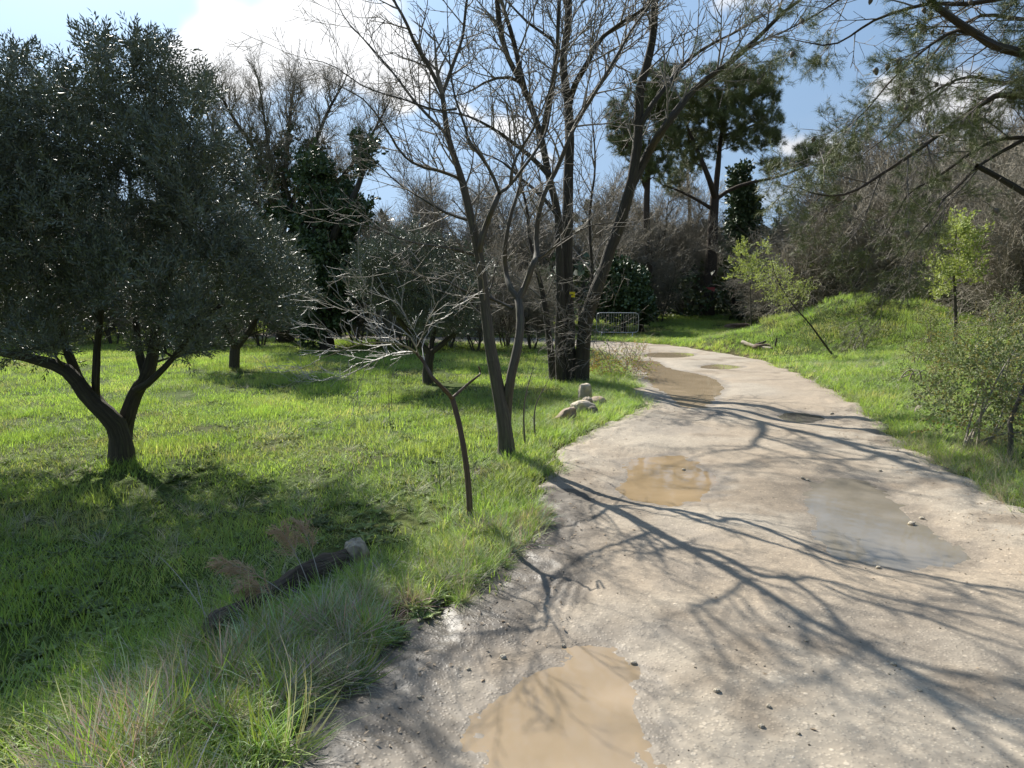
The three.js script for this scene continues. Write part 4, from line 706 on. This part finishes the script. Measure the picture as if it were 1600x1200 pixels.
function log(name, label, pix, r, mat, endMat, lift, R, lump = .3) {
  const pts0 = pix.map(([u, v]) => { const p = onGround(u, v); p.y += lift; return p; }), b = pts0[0].clone().lerp(pts0[pts0.length - 1], .5), t = thing(name, label, 'log', b), pts = spline(pts0, .03), rad = pts.map((_, k) => r * (.55 + .9 * fbm2(k * .1, 3, 3, 500)) * smooth(-.02, .12, k / pts.length + .02)), ts = new Tubes();
  ts.add(pts, rad, 20, lump); part('bark', ts.build(b, true), mat, t);
  const n = pts.length, e = pts[n - 1], g = rockGeo(510, r * 1.0, r * 1.5, r * 1.0, 3, .6), m = part('broken_end', g, endMat, t); m.position.copy(e).sub(b); return [t, pts];
}
{
  const R = rng(500), palewood = new THREE.MeshStandardMaterial({ color: lin(.55, .50, .42), map: stoneTex, bumpMap: barkBump, bumpScale: .02, roughness: .85 });
  log('fallen_log', 'dark rotting log lying in the verge with a pale broken end', [[318, 1022], [360, 985], [420, 948], [480, 915], [530, 893], [556, 884]], .07, bark(.17, .125, .09, .95, .03), palewood, .055, R, .5);
  log('log_piece', 'short pale log end lying against the rocks', [[926, 652], [918, 640]], .08, bark(.3, .25, .2), palewood, .06, R, .15);
  const p = onGround(1188, 545), t = thing('driftwood', 'bleached broken branch lying on the grass by the bend', 'branch', p);
  const q1 = spline([onGround(1160, 541).add(V(0, .12, 0)), onGround(1178, 546).add(V(0, .07, 0)), onGround(1206, 548).add(V(0, .05, 0))], .08), q2 = spline([onGround(1180, 546).add(V(0, .1, 0)), onGround(1196, 544).add(V(0, .18, 0))], .08);
  part('stick', oneTube(q1, taper(q1.length, .06, .035), p, .3), palewood, t); part('stick', oneTube(q2, taper(q2.length, .05, .03), p, .3), barkDark, t);
  part('clod', rockGeo(520, .28, .1, .18), new THREE.MeshStandardMaterial({ color: lin(.13, .09, .06), roughness: 1 }), t).position.set(.05, .04, 0);
  const sp = onGround(1211, 545), sk = thing('short_stake', 'short dark broken stake in the grass beside the bleached branch', 'stake', sp), sq = spline([V(0, -.05, 0), V(.01, .15, 0), V(.03, .3, .01)], .05); part('post', oneTube(sq, taper(sq.length, .035, .022), null, .2), barkDark, sk);
  const dm = onGround(1152, 512), mm = shade(new THREE.Mesh(rockGeo(530, .75, .26, .55, 4, .3), new THREE.MeshStandardMaterial({ color: lin(.14, .095, .065), roughness: 1, bumpMap: stoneTex, bumpScale: .04 }))); mm.name = 'earth_heap'; mm.position.copy(dm); mm.position.y += .0; scene.add(mm); tag(mm, 'low heap of brown earth on the grass beyond the bend', 'earth heap');
  // loose stones on the track
  [[1120, 1083, .016], [1201, 1108, .012], [1190, 1137, .013], [1247, 1150, .009], [1194, 1042, .007], [1086, 1046, .006], [1260, 1003, .009], [1396, 1040, .015], [1437, 1082, .012], [1254, 748, .02], [1262, 752, .016], [990, 1040, .016], [880, 1012, .013], [1068, 738, .022], [786, 1030, .02], [732, 1048, .012], [655, 1093, .012], [1424, 822, .03], [1440, 811, .022], [1375, 737, .02], [1300, 648, .03], [1372, 889, .018]].forEach(([u, v, r], k) => {
    const p = onGround(u, v), m = shade(new THREE.Mesh(rockGeo(540 + k % 6, r, r * .75, r * .85, 2), rockMat)); m.name = numbered('pale_stone'); p.y = Math.max(p.y, puddleAt(p.x, -p.z)[0] < 0 ? WL - .002 : -9) + r * .2; m.position.copy(p); m.rotation.y = k * 1.7; scene.add(m); tag(m, 'small pale stone lying loose on the dirt track', 'stone', 'pale stones on the track');
  });
  // gravel
  const gg = [0, 1, 2].map(k => rockGeo(560 + k, 1, .7, .85, 1, .4)), ls = gg.map(() => []);
  for (let k = 0; k < 5000; k++) { const d = 1.7 + Math.pow(R(), 1.8) * 12, x = lerp(-2.2, 6, R()), s = sdPath(x, d); if (s > .12 || puddleAt(x, d)[0] < .01) continue; if (vn2(x * 1.2, d * 1.2, 570) < R() * .9) continue; const r = .0016 + .0048 * Math.pow(R(), 4), y = trackH(x, d, s), g = .35 + R() * .75; ls[k % 3].push({ p: V(x, y + r * .15, -d), roll: R() * 6, s: r, c: lin(g, g * .97, g * .92) }); }
  ls.forEach((l, k) => tag(instanced('gravel', gg[k], rockMat, l, scene), ['fine pale gravel scattered on the dirt track', 'fine rounded grit scattered on the dirt track', 'fine angular grit scattered on the dirt track'][k], 'gravel'));
}

// ------------------------------------------------------------------ grass
{
  const R = rng(600), gt = R => { const g = .8 + R() * .4, y = R() * .25; return [g * (1 + y), g, g * .9]; }, dt = R => { const g = .7 + R() * .5; return [g, g, g]; };
  const short = [0, 1, 2, 3].map(k => tuft(610 + k, 16, .13, .006, .055, .7, .7, gt)), long = [0, 1, 2].map(k => tuft(620 + k, 26, .36, .0066, .06, .9, 1.35, gt)), dry = [0, 1, 2].map(k => tuft(630 + k, 24, .36, .0054, .06, 1.0, 1.4, dt));
  const sod = [0, 1, 2, 3, 4, 5].map(k => { const r = rng(690 + k), lv = new Leaves(); for (let q = 0; q < 230; q++) { const a = r() * 6.283, rr = Math.sqrt(r()) * .34, p = V(Math.cos(a) * rr, -.012, Math.sin(a) * rr), hh = .5 + .8 * fbm2(p.x * 5 + k * 3, p.z * 5, 2, 691), a2 = r() * 6.283, d = V(Math.cos(a2) * .45 * r(), 1, Math.sin(a2) * .45 * r()).normalize(), b = V(d.x, 0, d.z); if (b.lengthSq() < 1e-4) b.set(.01, 0, 0); b.normalize().multiplyScalar(.7 * (.3 + r())); const c = gt(r), m = .72 + .5 * vn2(p.x * 9 + k, p.z * 9, 692); lv.blade(p, d, b, .13 * hh * (.45 + r() * .55), .0065 * (.7 + r() * .6), c.map(x => x * m), c.map(x => x * m), 2); } return lv.build(); });
  const L = { sod: sod.map(() => []), short: short.map(() => []), long: long.map(() => []), dry: dry.map(() => []) };
  const add = (kind, x, d, s, c, y) => { const l = L[kind], q = V(R() - .5, 0, R() - .5).multiplyScalar(.3); q.y = 1; l[R() * l.length | 0].push({ p: V(x, y, -d), dir: q.normalize(), roll: R() * 6.28, s, c }); };
  const tint = (x, d) => { const a = fbm2(x * .5, d * .5, 3, 640), b = fbm2(x * 2.1, d * 2.1, 3, 645), g = .58 + .65 * a + .4 * (R() - .5), w = smooth(.42, .7, b), o = R() < .12 ? 1 : 0; return lin(g * (1 + .16 * w + .35 * o), g * (1 + .02 * w), g * (1 + .3 * w + .9 * o)); };
  for (const [a0, a1, per] of [[1.2, 5, 11], [5, 12, 9], [12, 22, 4.6], [22, 44, 2.2]]) for (let k = 0, n = per * (.9 * (a1 * a1 - a0 * a0) + 1.6 * (a1 - a0)); k < n; k++) {
    const d = Math.sqrt(lerp(a0 * a0, a1 * a1, R())), x = (R() * 2 - 1) * (.9 * d + .8), s = sdPath(x, d);
    if (s < .38) continue; const bare = smooth(.64, .74, fbm2(x * 1.4 + 20, d * 1.4, 4, 650)); if (R() < bare * .5) continue;
    const y = groundH(x, d, s), e = .25, nx = groundH(x - e, d) - groundH(x + e, d), nd = groundH(x, d - e) - groundH(x, d + e), on = smooth(.4, 1.1, y) * (x > 4 ? 1 : 0), sc = (.85 + .4 * R()) * (d < 10 ? 1 : 1 + (d - 10) * .03), hs = (.25 + 1.25 * fbm2(x * 1.5, d * 1.5, 3, 655)) * (1 + .6 * on);
    L.sod[R() * 6 | 0].push({ p: V(x, y, -d), dir: V(nx, 2 * e, -nd).normalize(), roll: R() * 6.28, s: V(sc, sc * hs, sc), c: tint(x, d) });
  }
  for (let k = 0; k < 60000; k++) {
    const d = 1.5 * Math.pow(34, Math.pow(R(), .8)), x = lerp(-3.5 - d * .1, 3 + d * .5, R()), s = sdPath(x, d); if (s > .6) continue;
    if (s < .02) continue;
    const thin = smooth(.02, .35, s), bare = smooth(.60, .72, fbm2(x * 1.4 + 20, d * 1.4, 4, 650));
    if (R() > .25 + .75 * thin || R() < bare * .85) continue;
    const patch = fbm2(x * 1.1, d * 1.1, 3, 655), grow = (d < 8 ? 1 : 1 + (d - 8) * .03), y = groundH(x, d, s);
    const onMound = smooth(.4, 1.2, y) * (x > 4 ? 1 : 0);
    add('short', x, d, (.5 + .75 * patch + .35 * R()) * grow * (1 + .5 * onMound) * (.55 + .45 * thin), tint(x, d), y);
    if (R() < .03) add('long', x, d, (.35 + R() * .45) * (1 + .2 * onMound), tint(x, d), y);
    if (R() < .02) add('dry', x, d, .3 + R() * .4, lin(.8, .8, .8), y);
  }
  for (let k = 0; k < 5000; k++) { const d = 2.5 * Math.pow(12, R()), x = (R() * 2 - 1) * d * .85, s = sdPath(x, d); if (s < .4 || vn2(x * 1.3, d * 1.3, 693) < .5) continue; const y = groundH(x, d, s); if (R() < .7) add('long', x, d, .25 + R() * .4, tint(x, d), y); else add('dry', x, d, .2 + R() * .4, lin(.8, .8, .8), y); }
  for (let k = 0; k < 2600; k++) { const d = 16.5 + R() * 9, x = 5.5 + R() * 10, y = groundH(x, d), s = sdPath(x, d); if (s < .6 || vn2(x * .9, d * .9, 694) < .42) continue; const g = .45 + R() * .5, w = R() < .2; add(w ? 'dry' : 'long', x, d, .35 + R() * .5, w ? lin(.6, .6, .6) : lin(g, g * 1.05, g), y); }
  const lA = flat(318, 1022), lB = flat(556, 884), onLog = q => [lerp(lA[0], lB[0], q), lerp(lA[1], lB[1], q)];
  // long grass hanging over the left edge of the track, and along the right verge
  for (let k = 0; k < 15000; k++) {
    const d = 1.6 + R() * 5.2, x = lerp(-3.2, 1.2, R()), s = sdPath(x, d), w = smooth(.05, .25, s) * smooth(1.4, .5, s) * smooth(.42, .6, vn2(x * 2.2, d * 2.2, 661)); if (s < 0 || R() > w * .3) continue;
    const y = groundH(x, d, s), p = fbm2(x * 1.6, d * 1.6, 3, 660), sc = (.35 + R() * .4) * (d < 3.2 ? 1 : .6);
    if (R() < .75 * smooth(.45, .68, p)) add('dry', x, d, sc, lin(.55 + R() * .5, .55 + R() * .5, .5 + R() * .4), y); else add('long', x, d, sc, tint(x, d), y);
  }
  for (let n = 0, made = 0; n < 4000 && made < 150; n++) {             // drooping tussocks along the broken left edge
    const d0 = 1.5 + Math.pow(R(), .75) * 3.9, x0 = lerp(-2.6, 1.0, R()), s0 = sdPath(x0, d0); if (s0 < .06 || s0 > (d0 < 3.4 ? .9 : .5)) continue; made++;
    const straw = .35 + .65 * R(), big = (.38 + R() * .42) * (d0 > 3.4 ? .62 : d0 > 2.8 ? .8 : 1), cnt = 8 + R() * 12 | 0, g0 = .45 + R() * .45;
    for (let k = 0; k < cnt; k++) { const a = R() * 6.283, rr = R() * .16 * big, x = x0 + Math.cos(a) * rr, d = d0 + Math.sin(a) * rr, y = Hs(x, -d), dr = R() < straw * .8; const l = L[dr ? 'dry' : 'long']; l[R() * l.length | 0].push({ p: V(x, y, -d), dir: V(Math.cos(a) * .65 + .5, 1, -Math.sin(a) * .65 + .35).normalize(), roll: R() * 6.28, s: big * (.6 + R() * .6), c: dr ? lin(.6 + R() * .5, .6 + R() * .5, .55 + R() * .5) : lin(g0 * (.85 + R() * .3), g0 * (.85 + R() * .3), g0) }); }
  }
  for (let k = 0; k < 520; k++) { const q = R() * 1.15 - .1, a = onLog(q), x = a[0] + .05 + R() * .4, d = a[1] - .05 - R() * .35, s = sdPath(x, d); if (s < .05) continue; add(R() < .25 ? 'dry' : 'long', x, d, .2 + R() * .35, tint(x, d), groundH(x, d, s)); }
  for (let k = 0; k < 9000; k++) { const d = 5 + R() * 12, x = lerp(2, 11, R()), s = sdPath(x, d); if (s < .05 || s > 3 || R() > .55) continue; const y = groundH(x, d, s), q = smooth(9, 6, d) * smooth(.9, .1, s); add(R() < .2 + .5 * q ? 'dry' : 'long', x, d, (.3 + R() * .35) * (1 - .3 * q), R() < .5 ? lin(.55, .6, .5) : tint(x, d), y); }
  for (let k = 0; k < 2600; k++) { const d = 3.6 + R() * 4.6, x = lerp(2.6, 7, R()), s = sdPath(x, d); if (s < .04 || s > 1.3 || R() > .5) continue; const g = .45 + R() * .4, a = R() * 6.283, l = L.dry; l[R() * l.length | 0].push({ p: V(x, groundH(x, d, s) + .02, -d), dir: V(Math.cos(a) * 1.6, 1, Math.sin(a) * 1.6).normalize(), roll: R() * 6, s: .3 + R() * .4, c: R() < .6 ? lin(g * .8, g, g * .72) : lin(g, g * .92, g * .8) }); }
  for (let k = 0; k < 2600; k++) { const d = 8.5 + R() * 7, x = lerp(-1, 3, R()), s = sdPath(x, d); if (s < .03 || s > 1.4) continue; add('long', x, d, .3 + R() * .4, tint(x, d), groundH(x, d, s)); }
  const lab = { sod: 'short bright green meadow grass', short: 'thin short grass fringing the dirt track', long: 'long arching green grass along the verges', dry: 'dry straw-coloured grass mixed in the verges' };
  const all = [];
  for (const k in L) L[k].forEach((l, i) => { const m = instanced(k === 'dry' ? 'dry_grass' : k === 'long' ? 'long_grass' : k === 'sod' ? 'meadow_grass' : 'verge_grass', { sod, short, long, dry }[k][i], k === 'dry' ? dryMat : grassMat, l, scene); tag(m, lab[k], 'grass', lab[k]); all.push(l.length); });
  // low weeds, dead leaves
  const ros = [0, 1].map(k => { const lv = new Leaves(), r = rng(670 + k); for (let q = 0; q < 11; q++) { const a = q * .62 + r(), g = .7 + r() * .5; lv.leaf(V(0, .004, 0), V(Math.cos(a), .25 + r() * .6, Math.sin(a)).normalize(), UPV, .09 + r() * .06, .04, .12, [g, g, g], .5); } return lv.build(); });
  const wl = [[], []]; for (let k = 0; k < 9000; k++) { const d = 2 * Math.pow(14, R()), x = (R() * 2 - 1) * d * .9, s = sdPath(x, d); if (s < .04 || vn2(x * 2.3, d * 2.3, 680) < .35 + R() * .4) continue; const g = .7 + R() * 1.1; wl[k & 1].push({ p: V(x, groundH(x, d, s), -d), roll: R() * 6, s: .2 + R() * .5, c: lin(g, g * 1.05, g) }); }
  wl.forEach((l, k) => tag(instanced('weeds', ros[k], scrubLeaf, l, scene), ['low broad-leaved weeds among the meadow grass', 'flat leafy rosettes among the meadow grass'][k], 'weeds'));
  const lf = (() => { const lv = new Leaves(); lv.leaf(V(0, 0, 0), V(1, .05, 0).normalize(), UPV, .022, .011, .12, [1, 1, 1], .3); return lv.build(); })(), ll = [];
  for (let k = 0; k < 20000; k++) { const d = 1.6 + Math.pow(R(), 1.5) * 9, x = lerp(-3, 6, R()), s = sdPath(x, d); const w = smooth(-.75, -.05, s) * (s < .4 ? 1 : 0); if (R() > w * .55 + .01 || puddleAt(x, d)[0] < .03) continue; const y = s < .1 ? Math.max(trackH(x, d, s), groundH(x, d, s)) : groundH(x, d, s), g = .2 + R() * .5; ll.push({ p: V(x, y + .004, -d), dir: V((R() - .5) * .9, 1, (R() - .5) * .9).normalize(), roll: R() * 6, s: .5 + R() * 1.0, c: lin(g * 1.1, g * .9, g * .8) }); }
  tag(instanced('leaf_litter', lf, dryMat, ll, scene), 'dead leaves and chaff along the muddy edges of the track', 'leaf litter');
  console.log('grass', all.join(' '), 'weeds', wl.map(l => l.length), 'litter', ll.length);
  // dry stalks standing in the meadow
  [[611, 672, 590], [612, 640, 560], [820, 700, 560], [836, 690, 585], [690, 775, 715], [705, 770, 720], [545, 610, 560], [585, 1, 1]].slice(0, 7).forEach(([u, v, v1], k) => { const b = onGround(u, v), D = -b.z, t = thing('dry_stalk', k < 2 ? 'thin dark stalk rising from the open meadow before the silvery olive' : k < 4 ? 'bare slanting shoot beside the forked bare tree' : 'short dead weed stalk in the sunlit meadow', 'stalk', b, k < 2 ? 'stalks before the silvery olive' : k < 4 ? 'shoots by the forked tree' : 'dead stalks in the meadow'), r = rng(700 + k), h = (v - v1) / F * D * 1.03, tw = new Tubes(), pts = spline([V(0, -.02, 0), V((r() - .5) * .1 * h, h * .5, (r() - .5) * .1), V((r() - .5) * .2 * h + (k > 1 && k < 4 ? .12 : 0), h, 0)], .05); const rad = taper(pts.length, k > 1 && k < 4 ? .014 : .006, .002); part('stem', oneTube(pts, rad), twigDark, t); if (h > .3) { ramify(tw, pts, rad, r, { space: .1, from: .35, len: .14, r: .003, rmin: .0012, levels: 2, kids: [0, 3], wob: .15, up: .1 }); part('twigs', tw.build(), twigDark, t, 'stuff'); } });
  // feathery dead reed heads over the rotting log
  [[470, 950, 345, 878], [490, 935, 440, 830], [505, 930, 470, 818], [460, 965, 385, 915], [330, 1020, 305, 905], [350, 1010, 250, 870]].forEach(([u, v, u1, v1], k) => {
    const b = onGround(u, v), D = -b.z, t = thing('dry_reed', k < 4 ? 'feathery brown dead reed arching over the rotting log' : 'bare pale reed stalk beside the rotting log', 'reed', b, k < 4 ? 'dead reeds over the log' : 'bare reed stalks by the log'), r = rng(720 + k), e = P(u1, v1, D + .1 * (k % 3)), m = b.clone().lerp(e, .5).add(V(0, .08, 0)), pts = new THREE.QuadraticBezierCurve3(b.clone(), m, e).getPoints(14), rad = taper(15, .0032, .0012), tw = new Tubes();
    part('stem', oneTube(pts, rad, b), twigPale, t);
    if (k < 4) { for (let q = 7; q < 15; q++) for (let w = 0; w < 4; w++) twig(tw, pts[q], aside(pts[q].clone().sub(pts[q - 1]).normalize(), .5, r, -.3), .15 * (1.1 - q / 22), .0016, 1, r, { levels: 2, kids: [0, 9], wob: .2, up: -.06, rmin: .0014, ang: .5, short: .4 }); part('seed_head', tw.build(b), new THREE.MeshStandardMaterial({ color: lin(.46, .31, .18), roughness: .8 }), t, 'stuff'); }
  });
}
console.log('fused tris', TRIS);
renderer.render(scene, camera);
